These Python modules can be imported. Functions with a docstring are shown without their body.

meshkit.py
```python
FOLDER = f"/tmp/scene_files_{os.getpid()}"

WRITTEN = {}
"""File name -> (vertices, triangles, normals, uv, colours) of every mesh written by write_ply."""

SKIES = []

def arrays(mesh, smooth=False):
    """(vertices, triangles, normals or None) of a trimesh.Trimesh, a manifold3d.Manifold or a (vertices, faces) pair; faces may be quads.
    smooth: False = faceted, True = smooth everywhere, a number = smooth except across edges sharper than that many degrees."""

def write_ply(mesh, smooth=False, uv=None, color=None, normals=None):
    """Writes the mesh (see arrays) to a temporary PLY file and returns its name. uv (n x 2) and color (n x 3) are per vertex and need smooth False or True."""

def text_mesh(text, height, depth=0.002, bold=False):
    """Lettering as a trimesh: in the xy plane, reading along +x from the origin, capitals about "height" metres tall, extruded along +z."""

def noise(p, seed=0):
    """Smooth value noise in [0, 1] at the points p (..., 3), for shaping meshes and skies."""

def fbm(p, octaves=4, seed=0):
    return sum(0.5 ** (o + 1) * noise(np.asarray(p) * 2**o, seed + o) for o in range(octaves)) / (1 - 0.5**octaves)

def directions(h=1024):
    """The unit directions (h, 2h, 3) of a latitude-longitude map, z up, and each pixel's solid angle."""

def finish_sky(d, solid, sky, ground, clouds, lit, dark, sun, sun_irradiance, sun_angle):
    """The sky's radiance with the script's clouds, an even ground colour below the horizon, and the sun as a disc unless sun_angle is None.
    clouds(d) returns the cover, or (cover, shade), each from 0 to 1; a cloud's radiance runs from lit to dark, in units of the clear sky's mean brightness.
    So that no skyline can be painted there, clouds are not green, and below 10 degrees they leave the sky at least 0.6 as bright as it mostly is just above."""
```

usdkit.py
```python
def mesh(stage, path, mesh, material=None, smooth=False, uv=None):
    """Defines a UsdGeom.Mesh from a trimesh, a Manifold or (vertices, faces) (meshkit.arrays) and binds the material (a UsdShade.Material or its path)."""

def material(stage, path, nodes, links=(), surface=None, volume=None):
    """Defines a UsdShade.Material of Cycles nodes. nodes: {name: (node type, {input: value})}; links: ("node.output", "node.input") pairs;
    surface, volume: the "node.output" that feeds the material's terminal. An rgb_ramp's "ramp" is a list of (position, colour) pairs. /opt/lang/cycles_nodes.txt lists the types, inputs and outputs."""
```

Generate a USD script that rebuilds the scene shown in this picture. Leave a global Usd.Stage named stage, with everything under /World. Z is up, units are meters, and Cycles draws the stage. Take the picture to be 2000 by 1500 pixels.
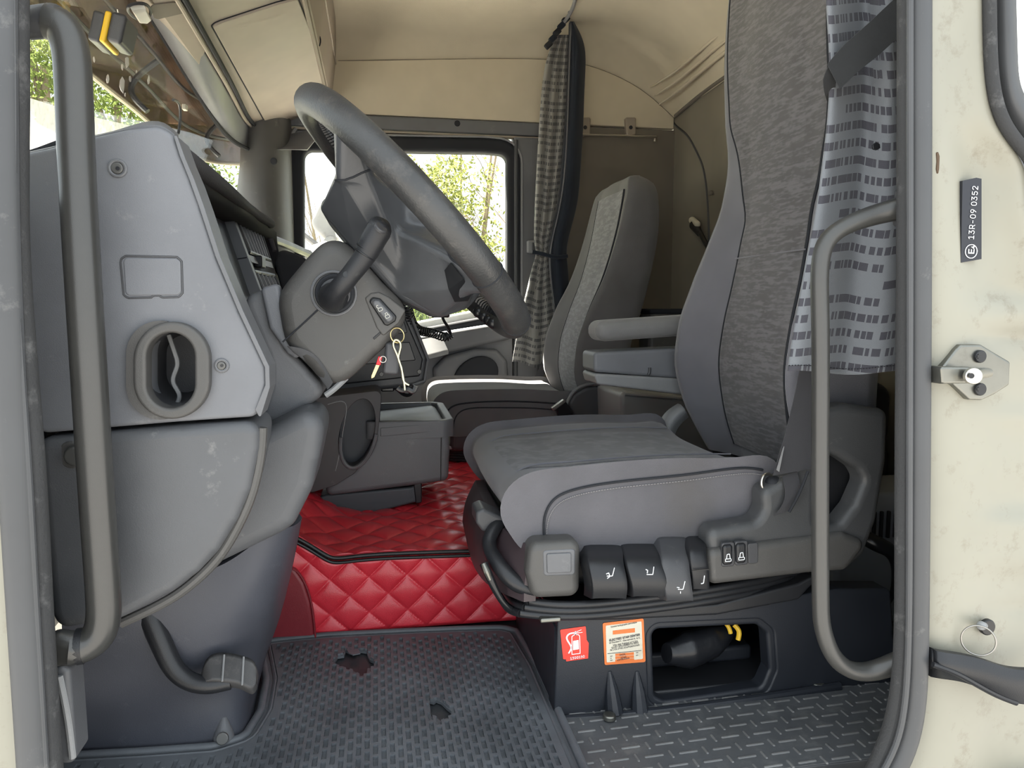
import math, random
import numpy as np, trimesh, manifold3d as m3, shapely.geometry as sg, shapely.ops as so
from shapely import affinity
import usdkit, meshkit
from pxr import Usd, UsdGeom, UsdLux, UsdShade, Gf, Sdf
from scipy.interpolate import CubicSpline, PchipInterpolator
from scipy.spatial import ConvexHull

stage = Usd.Stage.CreateInMemory()
UsdGeom.SetStageUpAxis(stage, 'Z')
UsdGeom.Xform.Define(stage, '/World')
UsdGeom.Scope.Define(stage, '/World/Looks')
rng = np.random.default_rng(7)

# ------------------------------------------------------------------ camera, sky, sun, exposure
YAW, PIT, FPX = math.radians(10.35), math.radians(5.9), 1450.0
CAM = np.array([0, -0.9, 0.69])
_fh = np.array([math.sin(YAW), math.cos(YAW), 0]); RT = np.array([math.cos(YAW), -math.sin(YAW), 0])
FW = _fh * math.cos(PIT) + np.array([0, 0, -math.sin(PIT)]); UP = np.cross(RT, FW)
cam = UsdGeom.Camera.Define(stage, '/World/camera')
M = Gf.Matrix4d(*RT, 0, *UP, 0, *(-FW), 0, *CAM, 1)
cam.AddTransformOp().Set(M)
cam.CreateHorizontalApertureAttr(36.0); cam.CreateVerticalApertureAttr(27.0)
cam.CreateFocalLengthAttr(36.0 * FPX / 2000)
cam.CreateClippingRangeAttr(Gf.Vec2f(0.02, 1000))
cam.CreateExposureAttr(EXPO := 0.9)

def material(name, nodes, links, surface='p.BSDF', **k):
    return usdkit.material(stage, '/World/Looks/' + name, nodes, links, surface=surface, **k)

sky = UsdLux.DomeLight.Define(stage, '/World/sky')
sky.CreateIntensityAttr(0.36)
sky.CreateColorAttr(Gf.Vec3f(0.86, 0.94, 1.0))
sun = UsdLux.DistantLight.Define(stage, '/World/sun')
SUN = np.array([-0.25, 0.39, 0.88]); SUN /= np.linalg.norm(SUN)
_z = SUN; _x = np.cross([0, 1, 0], _z); _x /= np.linalg.norm(_x); _y = np.cross(_z, _x)
sun.AddTransformOp().Set(Gf.Matrix4d(*_x, 0, *_y, 0, *_z, 0, 0, 0, 20, 1))
sun.CreateAngleAttr(0.6); sun.CreateIntensityAttr(8.0); sun.CreateNormalizeAttr(True); sun.CreateColorAttr(Gf.Vec3f(1.0, 0.92, 0.82))

# ------------------------------------------------------------------ pixel -> place
def ray(px, py): return FW * FPX + RT * (px - 1000) - UP * (py - 750)
def W(px, py, Y):
    d = ray(px, py); return CAM + d * ((Y - CAM[1]) / d[1])
def PZ(px, py, z=0.0):
    d = ray(px, py); return CAM + d * ((z - CAM[2]) / d[2])
def PL(px, py, o, n):
    d = ray(px, py); return CAM + d * (np.dot(np.asarray(o) - CAM, n) / np.dot(d, n))
def WW(pts, Y=None): return np.array([W(*p) if Y is None else W(p[0], p[1], Y) for p in pts])

# ------------------------------------------------------------------ mesh tools
def spl(pts, n, closed=False, lin=False):
    """n points along a smooth curve through pts."""
    p = np.asarray(pts, float)
    if closed: p = np.vstack([p, p[:1]])
    t = np.r_[0, np.cumsum(np.linalg.norm(np.diff(p, axis=0), axis=1) ** (1 if lin else .6))]
    s = np.linspace(0, t[-1], n + 1)[:-1] if closed else np.linspace(0, t[-1], n)
    if lin or len(p) < 3: return np.stack([np.interp(s, t, c) for c in p.T], 1)
    return CubicSpline(t, p, bc_type='periodic' if closed else 'natural')(s)
def cat(*ms):
    ms = [x for m in ms for x in (m if isinstance(m, (list, tuple)) else [m])]
    return trimesh.util.concatenate([tm(m) for m in ms])
def tm(m):
    if hasattr(m, 'to_mesh'):
        q = m.to_mesh(); return trimesh.Trimesh(q.vert_properties[:, :3], q.tri_verts, process=False)
    return m
def grid_faces(nr, nc, closed=False):
    f = []
    r, c = np.meshgrid(np.arange(nr - 1), np.arange(nc if closed else nc - 1), indexing='ij')
    a = r * nc + c; b = r * nc + (c + 1) % nc; d = a + nc; e = b + nc
    return np.vstack([np.stack([a, b, e], -1).reshape(-1, 3), np.stack([a, e, d], -1).reshape(-1, 3)])
def orient(m):
    if m.volume < 0: m.invert()
    return m
def tube(path, r, n=12, m=None, lin=False, rv=None, up=(0, 0, 1), cap=True, closed=False):
    """Swept round or oval section; r (and rv) may vary along the path."""
    k = m or max(8, len(path) * 5)
    p = spl(path, k, closed=closed, lin=lin); k = len(p)
    r = np.interp(np.linspace(0, 1, k), np.linspace(0, 1, np.size(r)), np.atleast_1d(r))
    rv = r if rv is None else np.interp(np.linspace(0, 1, k), np.linspace(0, 1, np.size(rv)), np.atleast_1d(rv))
    t = np.roll(p, -1, 0) - np.roll(p, 1, 0) if closed else np.gradient(p, axis=0)
    t /= np.linalg.norm(t, axis=1, keepdims=True) + 1e-12
    u = np.asarray(up, float); ring = []
    for i in range(k):
        u = u - t[i] * (u @ t[i])
        if np.linalg.norm(u) < 1e-6: u = np.cross(t[i], [1, 0.3, 0.2])
        u /= np.linalg.norm(u); w = np.cross(t[i], u)
        a = np.linspace(0, 2 * np.pi, n, endpoint=False)
        ring.append(p[i] + np.outer(np.cos(a), u) * r[i] + np.outer(np.sin(a), w) * rv[i])
    v = np.vstack(ring)
    if closed:
        f = grid_faces(k + 1, n, True) % (k * n)
    else:
        f = grid_faces(k, n, True)
        if cap:
            v = np.vstack([v, p[0], p[-1]]); q = np.arange(n); q2 = (q + 1) % n
            f = np.vstack([f, np.stack([np.full(n, k * n), q2, q], 1), np.stack([np.full(n, k * n + 1), (k - 1) * n + q, (k - 1) * n + q2], 1)])
    return orient(trimesh.Trimesh(v, f, process=False))
def loft(secs, cap=True):
    """Closed sections of equal count joined into a solid."""
    n = len(secs[0]); k = len(secs); v = np.vstack(secs); f = grid_faces(k, n, True)
    if cap:
        v = np.vstack([v, secs[0].mean(0), secs[-1].mean(0)]); q = np.arange(n); q2 = (q + 1) % n
        f = np.vstack([f, np.stack([np.full(n, k * n), q2, q], 1), np.stack([np.full(n, k * n + 1), (k - 1) * n + q, (k - 1) * n + q2], 1)])
    return orient(trimesh.Trimesh(v, f, process=False))
def sheet(rows, nu=24, nv=24, thick=0.004, dirn=None, lin=False, linv=False, uv=False):
    """A surface through rows of points, thickened along dirn (or its normals)."""
    R = np.array([spl(r, nu, lin=lin) for r in rows])
    G = np.stack([spl(R[:, j], nv, lin=linv) for j in range(nu)], 1)      # nv x nu x 3
    v = G.reshape(-1, 3); f = grid_faces(nv, nu)
    if dirn is None:
        m = trimesh.Trimesh(v, f, process=False); nrm = m.vertex_normals
        off = nrm * thick
    else:
        off = np.broadcast_to(np.asarray(dirn, float) * thick, v.shape)
    N = len(v); b = np.r_[np.arange(nu), np.arange(1, nv) * nu + nu - 1, (nv - 1) * nu + np.arange(nu - 2, -1, -1), np.arange(nv - 2, 0, -1) * nu]
    b2 = np.roll(b, -1)
    F = np.vstack([f, f[:, ::-1] + N, np.stack([b2, b, b + N], 1), np.stack([b2, b + N, b2 + N], 1)])
    m = trimesh.Trimesh(np.vstack([v, v + off]), F, process=False)
    if m.volume < 0: m.invert()
    if uv:
        du = np.r_[0, np.cumsum(np.linalg.norm(np.diff(G[nv // 2], axis=0), axis=1))]
        V = np.concatenate([np.zeros((1, nu)), np.cumsum(np.linalg.norm(np.diff(G, axis=0), axis=2), 0)]); V = V * .25 + V.mean(1, keepdims=True) * .75
        U = np.concatenate([np.zeros((nv, 1)), np.cumsum(np.linalg.norm(np.diff(G, axis=1), axis=2), 1)], 1) if uv == 2 else np.broadcast_to(du, V.shape)
        st = np.stack([U.ravel(), V.ravel()], 1)
        return m, np.vstack([st, st])
    return m
def poly2(pts, r=0.0, s=None):
    p = sg.Polygon(pts)
    if not p.is_valid: p = p.buffer(0)
    while r:
        q = p.buffer(-r, quad_segs=8).buffer(2 * r, quad_segs=8).buffer(-r, quad_segs=8)
        if q.geom_type == 'Polygon' and q.area > .93 * p.area: p = q; break
        r = r * .7 if r > 4e-4 else 0
    if p.geom_type != 'Polygon': p = max(p.geoms, key=lambda g: g.area)
    return p
def _ring(c, inset, step):
    q = np.asarray(c.coords)[:-1]
    if step:
        L = np.linalg.norm(np.diff(np.vstack([q, q[:1]]), axis=0), axis=1); out = []
        for i in range(len(q)):
            n = max(1, int(L[i] / step)); e = q[(i + 1) % len(q)]
            out += [q[i] + (e - q[i]) * k / n for k in range(n)]
        q = np.array(out)
    return q
def _inset(q, d):
    a = np.roll(q, 1, 0); b = np.roll(q, -1, 0)
    e1 = q - a; e2 = b - q
    e1 /= np.linalg.norm(e1, axis=1, keepdims=True) + 1e-12; e2 /= np.linalg.norm(e2, axis=1, keepdims=True) + 1e-12
    n1 = np.stack([-e1[:, 1], e1[:, 0]], 1); n2 = np.stack([-e2[:, 1], e2[:, 0]], 1)
    n = n1 + n2; n /= np.maximum(np.linalg.norm(n, axis=1, keepdims=True), 1e-9)
    n /= np.maximum((n * n1).sum(1, keepdims=True), 0.5)
    return q + n * d
def extr(poly, t, bev=0.0, back=0.0, o=(0, 0, 0), u=(1, 0, 0), v=(0, 0, 1), n=(0, -1, 0), steps=4, curve=None):
    """A 2-D outline raised by t along n (its front edge rounded by bev), standing at o with axes u, v."""
    poly = sg.polygon.orient(poly, 1.0)
    rings = [np.asarray(c.coords)[:-1] for c in [poly.exterior, *poly.interiors]]
    while bev > 1e-4:                                                   # the edge must fit the outline
        ws = [sg.Polygon(_inset(q, bev * 1.2)) for q in rings]
        if all(w.is_valid for w in ws) and ws[0].area < sg.Polygon(rings[0]).area and all(ws[0].contains(w) for w in ws[1:]) and not any(a.intersects(b) for i, a in enumerate(ws[1:]) for b in ws[i + 2:]): break
        bev *= .75
    if bev <= 1e-4: bev = 0.0
    back = min(back, bev) if back else 0
    lev = [(0, 0.0)]
    if back: lev = [(back * (1 - math.sin(a)), back * (1 - math.cos(a))) for a in np.linspace(0, math.pi / 2, steps + 1)]
    if bev: lev += [(bev * (1 - math.cos(a)), t - bev + bev * math.sin(a)) for a in np.linspace(0, math.pi / 2, steps + 1)]
    else: lev += [(0, t)]
    if bev: lev += [(bev + min(.0015, bev * .2), t)]
    V, Fc, base = [], [], 0; tops = []
    for q in rings:
        k = len(q); pts = []
        for d, h in lev:
            w = _inset(q, d) if d else q
            pts.append(np.c_[w, np.full(k, h)])
        V.append(np.vstack(pts)); Fc.append(grid_faces(len(lev), k, True) + base)
        tops.append((base, base + (len(lev) - 1) * k, k)); base += len(lev) * k
    V = np.vstack(V)
    top2 = [V[t1:t1 + k, :2] for b0, t1, k in tops]
    from mapbox_earcut import triangulate_float64
    f = triangulate_float64(np.vstack(top2), np.cumsum([len(x) for x in top2]).astype(np.uint32)).reshape(-1, 3)
    idx_t = np.concatenate([np.arange(t1, t1 + k) for b0, t1, k in tops]); idx_b = np.concatenate([np.arange(b0, b0 + k) for b0, t1, k in tops])
    a, b, c = (V[idx_t[f[:, i]], :2] for i in range(3))
    flip = (b - a)[:, 0] * (c - a)[:, 1] - (b - a)[:, 1] * (c - a)[:, 0] < 0; f[flip] = f[flip][:, ::-1]
    Fc += [idx_t[f], idx_b[f][:, ::-1]]
    if curve is not None: V[:, 2] += curve(V[:, 0], V[:, 1])
    u, v, n = (np.asarray(x, float) for x in (u, v, n))
    P = np.asarray(o, float) + np.outer(V[:, 0], u) + np.outer(V[:, 1], v) + np.outer(V[:, 2], n)
    return orient(trimesh.Trimesh(P, np.vstack(Fc), process=False))
def pxpoly(pts, Y, r=0.0):
    return poly2([(lambda q: (q[0], q[2]))(W(x, y, Y)) for x, y in pts], r)
def pslab(pts, Y, t, bev=0.004, r=0.0, holes=(), hr=0.0, back=0.0, smooth=0):
    """Outline traced at the upright plane y = Y, going t deep into the cab, front edge rounded."""
    if smooth:
        q = spl([(x, y) for x, y in pts], smooth, closed=True); pts = q
    p = pxpoly(pts, Y, max(r, bev * 1.3, back * 1.3) if bev else r)
    for h in holes: p = p.difference(pxpoly(h, Y, max(hr, bev * 1.3)))
    if p.geom_type != 'Polygon': p = max(p.geoms, key=lambda g: g.area)
    return extr(p, t, bev, back, o=(0, Y + t, 0))
def rbox(c, s, r=0.004, R=None):
    s = np.asarray(s, float) / 2; r = min(r, s.min() * .98)
    sp = trimesh.creation.icosphere(2, r).vertices
    P = np.vstack([sp + np.array([i, j, k]) * (s - r) for i in (-1, 1) for j in (-1, 1) for k in (-1, 1)])
    if R is not None: P = P @ np.asarray(R).T
    return hull(P + np.asarray(c))
def hull(P):
    h = trimesh.Trimesh(P, ConvexHull(P).simplices, process=True)
    h = trimesh.convex.convex_hull(h.vertices); return h
def balls(lst, sub=2):
    """Rounded hull of balls (x, y, z, r)."""
    s = trimesh.creation.icosphere(sub, 1).vertices
    return hull(np.vstack([s * r + np.array([x, y, z]) for x, y, z, r in lst]))
def fuse(ms, edge=None, it=0):
    a = m3.Manifold.batch_boolean([m if isinstance(m, m3.Manifold) else m3.Manifold(m3.Mesh(np.asarray(tm(m).vertices, np.float32), np.asarray(tm(m).faces, np.uint32))) for m in ms], m3.OpType.Add)
    if edge: a = a.refine_to_length(edge)
    t = tm(a); t = trimesh.Trimesh(t.vertices, t.faces, process=True)
    if it: trimesh.smoothing.filter_taubin(t, iterations=it)
    return t
def mfold(m):
    m = trimesh.Trimesh(m.vertices, m.faces, process=True); return m3.Manifold(m3.Mesh(np.asarray(m.vertices, np.float32), np.asarray(m.faces, np.uint32)))
def disc(c, n, r, h, seg=24, bev=0.0):
    """A short round boss at c standing along n."""
    n = np.asarray(n, float); n /= np.linalg.norm(n); u = np.cross(n, [0.31, 0.2, 0.9]); u /= np.linalg.norm(u); v = np.cross(n, u)
    return extr(sg.Point(0, 0).buffer(r, quad_segs=seg // 4), h, bev, o=c, u=u, v=v, n=n)
def ring(c, n, R, r, seg=32, k=8):
    n = np.asarray(n, float); n /= np.linalg.norm(n); u = np.cross(n, [0.31, 0.2, 0.9]); u /= np.linalg.norm(u); v = np.cross(n, u)
    a = np.linspace(0, 2 * np.pi, seg, endpoint=False)
    return tube(np.asarray(c) + np.outer(np.cos(a), u) * R + np.outer(np.sin(a), v) * R, r, n=k, m=seg, lin=True, closed=True, up=n)
def onmesh(mesh, px, py, lift=.0008):
    """The first point of the mesh on a sight line, a little proud of it."""
    d = ray(px, py); d = d / np.linalg.norm(d); loc, _, _ = tm(mesh).ray.intersects_location([CAM], [d])
    if not len(loc): return None
    t = ((loc - CAM) @ d).min(); return CAM + d * (t - lift)
def decal(mesh, lines, r, lift=.0006, k=5):
    out = []
    for l in lines:
        p = [onmesh(mesh, *q, lift) for q in spl(l, 5 * len(l), lin=True)]; p = [q for q in p if q is not None]
        if len(p) > 1: out.append(tube(p, r, k, len(p) * 2, lin=True))
    return cat(out)
def text(s, h, o, u, v, depth=0.0006, bold=False, center=False):
    t = meshkit.text_mesh(s, h, depth, bold)
    if center: t.apply_translation([-t.bounds.mean(0)[0], -t.bounds.mean(0)[1], 0])
    u = np.asarray(u, float); v = np.asarray(v, float); n = np.cross(u, v)
    P = np.asarray(o) + np.outer(t.vertices[:, 0], u) + np.outer(t.vertices[:, 1], v) + np.outer(t.vertices[:, 2], n)
    return trimesh.Trimesh(P, t.faces, process=False)

# ------------------------------------------------------------------ things and parts
_used = {}
def _num(parent, name):
    k = parent + '/' + name; n = _used.get(k, 0); _used[k] = n + 1
    return k if n == 0 else f'{k}_{n:03d}'
class Thing:
    def __init__(s, name, label=None, cat=None, group=None, kind=None):
        s.name, s.data, s.parts = name, dict(label=label, category=cat, group=group, kind=kind), []
    def add(s, name, mesh, mat, smooth=32, uv=None, parent=None, label=None, kind=None):
        s.parts.append([name, tm(mesh), mat, smooth, uv, parent, label, kind]); return len(s.parts) - 1
    def build(s):
        for p in s.parts:
            if p[1].bounds is None: raise ValueError(s.name + ' ' + p[0])
        B = np.array([p[1].bounds for p in s.parts]); lo, hi = B[:, 0].min(0), B[:, 1].max(0)
        base = np.array([(lo[0] + hi[0]) / 2, (lo[1] + hi[1]) / 2, lo[2]]); path = _num('/World', s.name)
        x = UsdGeom.Xform.Define(stage, path); x.AddTranslateOp().Set(Gf.Vec3d(*map(float, base)))
        for k, v in s.data.items():
            if v: x.GetPrim().SetCustomDataByKey(k, v)
        at = []
        for name, m, mat, sm, uv, par, lab, kind in s.parts:
            pp = _num(path if par is None else at[par], name); at.append(pp)
            q = usdkit.mesh(stage, pp, (np.asarray(m.vertices) - base, np.asarray(m.faces)), mat, smooth=(True if uv is not None else sm), uv=uv)
            if lab: q.GetPrim().SetCustomDataByKey('label', lab)
            if kind: q.GetPrim().SetCustomDataByKey('kind', kind)
        return x
def one(name, label, cat, mesh, mat, smooth=32, uv=None, group=None, kind=None):
    mesh = tm(mesh); lo, hi = mesh.bounds; base = np.array([(lo[0] + hi[0]) / 2, (lo[1] + hi[1]) / 2, lo[2]])
    q = usdkit.mesh(stage, _num('/World', name), (np.asarray(mesh.vertices) - base, np.asarray(mesh.faces)), mat, smooth=(True if uv is not None else smooth), uv=uv)
    q.AddTranslateOp().Set(Gf.Vec3d(*map(float, base)))
    for k, v in dict(label=label, category=cat, group=group, kind=kind).items():
        if v: q.GetPrim().SetCustomDataByKey(k, v)
    return q

# ------------------------------------------------------------------ materials
def hexc(r, g, b):
    return tuple(((c / 255 + .055) / 1.055) ** 2.4 if c > 10 else c / 255 / 12.92 for c in (r, g, b))
def plastic(name, col, rough=.5, var=.12, grain=.25, gs=650, dust=0.0, dcol=(.42, .41, .39), spec=.5, metal=0.0, dthr=.6):
    col = np.array(col)
    n = {'g': ('geometry', {}), 'n1': ('noise_texture', {'scale': 7.0, 'detail': 5.0}), 'r': ('rgb_ramp', {'ramp': [(.3, tuple(col * (1 - var))), (.7, tuple(np.minimum(col * (1 + var), .95)))]}),
         'p': ('principled_bsdf', {'roughness': rough, 'specular_ior_level': spec, 'metallic': metal}),
         'rr': ('map_range', {'from_min': .3, 'from_max': .7, 'to_min': rough - .07, 'to_max': rough + .07})}
    l = [('g.position', 'n1.vector'), ('n1.fac', 'r.fac'), ('n1.fac', 'rr.value'), ('rr.result', 'p.roughness')]
    src = 'r.color'
    if dust:
        n |= {'n3': ('noise_texture', {'scale': 22.0, 'detail': 9.0, 'roughness': .72}), 'dr': ('map_range', {'from_min': dthr, 'from_max': dthr + .16, 'to_min': 0.0, 'to_max': dust, 'clamp': True}),
              'mx': ('mix_color', {'b': dcol})}
        l += [('g.position', 'n3.vector'), ('n3.fac', 'dr.value'), ('dr.result', 'mx.fac'), (src, 'mx.a')]; src = 'mx.result'
    l += [(src, 'p.base_color')]
    if grain:
        n |= {'n2': ('noise_texture', {'scale': float(gs), 'detail': 2.0}), 'b': ('bump', {'strength': grain, 'distance': .0008})}
        l += [('g.position', 'n2.vector'), ('n2.fac', 'b.height'), ('b.normal', 'p.normal')]
    return material(name, n, l)
def fabric(name, col, col2=None, axis='z', freq=90.0, rough=.9, sheen=.25, weave=900, stain=None, blot=.11):
    """Woven cloth; with col2, broken stripes across the given axis."""
    col = np.array(col)
    n = {'g': ('geometry', {}), 'n1': ('noise_texture', {'scale': 9.0, 'detail': 4.0}), 'r': ('rgb_ramp', {'ramp': [(.3, tuple(col * (1 - blot))), (.7, tuple(col * (1 + blot)))]}),
         'p': ('principled_bsdf', {'roughness': rough, 'specular_ior_level': .25, 'sheen_weight': sheen, 'sheen_roughness': .5}),
         'n2': ('noise_texture', {'scale': float(weave), 'detail': 2.0}), 'b': ('bump', {'strength': .45, 'distance': .0012})}
    l = [('g.position', 'n1.vector'), ('n1.fac', 'r.fac'), ('g.position', 'n2.vector'), ('n2.fac', 'b.height'), ('b.normal', 'p.normal')]
    src = 'r.color'
    if col2 is not None:
        rot = {'z': (0, 0, 0), 'x': (0, 1.5708, 0)}[axis]
        n |= {'mp': ('mapping', {'rotation': rot, 'scale': (20.0, 20.0, freq * 1.5)}), 'v': ('noise_texture', {'scale': 1.0, 'detail': 1.5, 'roughness': .6}),
              'm2': ('mapping', {'rotation': rot, 'scale': (75.0, 75.0, freq * 2.2)}), 'v2': ('noise_texture', {'scale': 1.0, 'detail': 1.0}),
              'ad': ('math', {'math_type': 'multiply_add', 'value2': .45}),
              'vr': ('map_range', {'from_min': .66, 'from_max': .86, 'to_min': 0.0, 'to_max': .75, 'clamp': True}), 'mx': ('mix_color', {'b': tuple(col2)})}
        l += [('g.position', 'mp.vector'), ('mp.vector', 'v.vector'), ('g.position', 'm2.vector'), ('m2.vector', 'v2.vector'), ('v2.fac', 'ad.value1'), ('v.fac', 'ad.value3'), ('ad.value', 'vr.value'), ('vr.result', 'mx.fac'), (src, 'mx.a')]; src = 'mx.result'
    if stain is not None:
        n |= {'n4': ('noise_texture', {'scale': 6.5, 'detail': 6.0}), 'sr': ('map_range', {'from_min': .5, 'from_max': .68, 'to_min': 0.0, 'to_max': .5, 'clamp': True}), 'ms': ('mix_color', {'b': tuple(stain)})}
        l += [('g.position', 'n4.vector'), ('n4.fac', 'sr.value'), ('sr.result', 'ms.fac'), (src, 'ms.a')]; src = 'ms.result'
    l += [(src, 'p.base_color')]
    return material(name, n, l)
def flat(name, col, rough=.5, metal=0.0, spec=.5, coat=0.0):
    return material(name, {'p': ('principled_bsdf', {'base_color': tuple(col), 'roughness': rough, 'metallic': metal, 'specular_ior_level': spec, 'coat_weight': coat})}, [])

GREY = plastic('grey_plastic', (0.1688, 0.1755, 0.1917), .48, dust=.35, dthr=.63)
GREYDIM = plastic('grey_plastic_dimmed', (.098, .102, .11), .5, dust=.35, dthr=.62)  # copy of GREY, darkened to offset the stronger light on lower dash and sill
SCREWM = plastic('dull_screw', (.13, .13, .125), .45, metal=.4, grain=0)
GREY2 = plastic('mid_grey_plastic', (0.1418, 0.1458, 0.1553), .5, dust=.18)
GREYL = plastic('light_grey_plastic', (.26, .265, .27), .5)
GREYW = plastic('warm_grey_plastic', (.085, .083, .080), .5, dust=.25)
DARK = plastic('dark_plastic', (0.06075, 0.0621, 0.0675), .45, dust=.12)
BLACK = plastic('black_plastic', (.018, .019, .022), .42, dust=.2, dthr=.66)
BLACKG = plastic('black_gloss', (.014, .015, .017), .28, grain=0)
PEDM = plastic('pedestal_black', (.020, .023, .030), .45, dust=.5, dthr=.7, dcol=(.3, .3, .3))
SOFT = plastic('soft_dark', (.03, .032, .037), .75, spec=.2)
RUB = plastic('seal_rubber', (.072, .075, .080), .5, dust=.25, grain=.1)
FUZZ = plastic('seal_fuzz', (.045, .046, .048), .85, grain=1.0, gs=260, dust=.5, dthr=.55, dcol=(.2, .2, .2))
MATR = plastic('mat_rubber', (.115, .125, .138), .5, var=.3, dust=.35, dthr=.58, dcol=(.2, .21, .22))
FLOORM = plastic('floor_rubber', (.04, .043, .048), .45, dust=.35, dthr=.6, dcol=(.16, .16, .16))
TREAD = plastic('tread_rubber', (.095, .10, .106), .38, dust=.4, dthr=.52, dcol=(.22, .22, .21))
CREAM = plastic('cream_paint', (.315, .305, .25), .38, var=.05, grain=.06, gs=60, dust=.55, dthr=.55, dcol=(.17, .14, .095))
WHITEP = plastic('white_paint', (.84, .84, .80), .35, var=.03, grain=0)
BEIGE = fabric('beige_headliner', (.65, .585, .455), sheen=.1, blot=.04)
BEIGEP = plastic('beige_plastic', (.33, .285, .235), .55, grain=.2)
TAUPE = fabric('taupe_cloth', (.22, .20, .16), sheen=.1, blot=.05)
TAUPE2 = fabric('dark_taupe_cloth', (.19, .17, .14), sheen=.1, blot=.05)
SEATC = fabric('seat_cloth', (0.1188, 0.1161, 0.1269), sheen=.3, stain=(.10, .092, .085))
SEATS = fabric('seat_cloth_stripe_back', (.112, .108, .112), (.19, .185, .195), 'z', 95.0)
SEATX = fabric('seat_cloth_stripe_cushion', (.105, .104, .112), (.16, .158, .17), 'x', 80.0)
SEATB = fabric('seat_cloth_bolster', (0.1688, 0.1688, 0.189), sheen=.35)
PSEATC = fabric('passenger_cloth', (.135, .133, .135), sheen=.2)
PSEATS = fabric('passenger_cloth_stripe', (.16, .16, .175), (.25, .25, .27), 'z', 60.0)
ARMF = fabric('armrest_cloth', (.20, .20, .20), sheen=.3)
LINING = fabric('curtain_lining', (.020, .026, .038), sheen=.2)
BELT = fabric('belt_webbing', (.03, .032, .034), sheen=.2, weave=1400)
BELT2 = fabric('belt_webbing_grey', (.05, .05, .055), sheen=.2, weave=1400)
REDP = plastic('red_leather_plain', (.26, .026, .036), .42, grain=.2, gs=500)
STEEL = flat('steel', (.62, .60, .55), .3, 1.0)
STEELR = flat('ring_steel', (.36, .35, .33), .35, 1.0)
STEELD = plastic('worn_zinc', (.24, .24, .215), .38, metal=.9, var=.25, grain=.1, dust=.4, dcol=(.12, .11, .09))
BRASS = flat('brass', (.75, .6, .3), .3, 1.0)
HANDLE = plastic('handle_grey', (.046, .046, .044), .32, var=.1, grain=.12, gs=900, dust=.2, dthr=.68, dcol=(.3, .3, .28), spec=.7)
LEATHERB = plastic('wheel_leather', (.046, .047, .048), .42, var=.35, grain=.6, gs=300, dust=.5, dthr=.56, dcol=(.12, .11, .10), spec=.6)
HUBM = plastic('wheel_hub_plastic', (0.0675, 0.07155, 0.0783), .36, grain=.15, gs=500, spec=.55)
PIPE = plastic('piping_black', (.012, .012, .013), .4)
WHITEI = flat('white_print', (.8, .82, .84), .5)
REDS = plastic('red_sticker', (.78, .055, .035), .4, var=.05, grain=0)
PINKW = flat('sticker_white', (.85, .8, .82), .5)
ORANGE = plastic('orange_print', (.80, .20, .045), .45, var=.12, grain=0)
PAPER = plastic('worn_paper', (.72, .68, .56), .6, var=.1, grain=0, dust=.6, dthr=.58, dcol=(.45, .38, .25))
INK = flat('ink', (.05, .05, .06), .6)
YELLOW = flat('yellow_plastic', (.8, .5, .03), .45)
TRAYF = plastic('tray_floor', (.30, .315, .33), .22, grain=0)
RUST = plastic('rust_stain', (.10, .065, .04), .8)
LABELB = flat('label_black', (.02, .022, .03), .45)
LAMP = flat('lamp_lens', (.75, .74, .66), .3)
REDK = flat('red_key_plastic', (.6, .02, .03), .4)
BARK = plastic('bark', (.20, .16, .11), .85, var=.3, grain=.5, gs=60)
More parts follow.
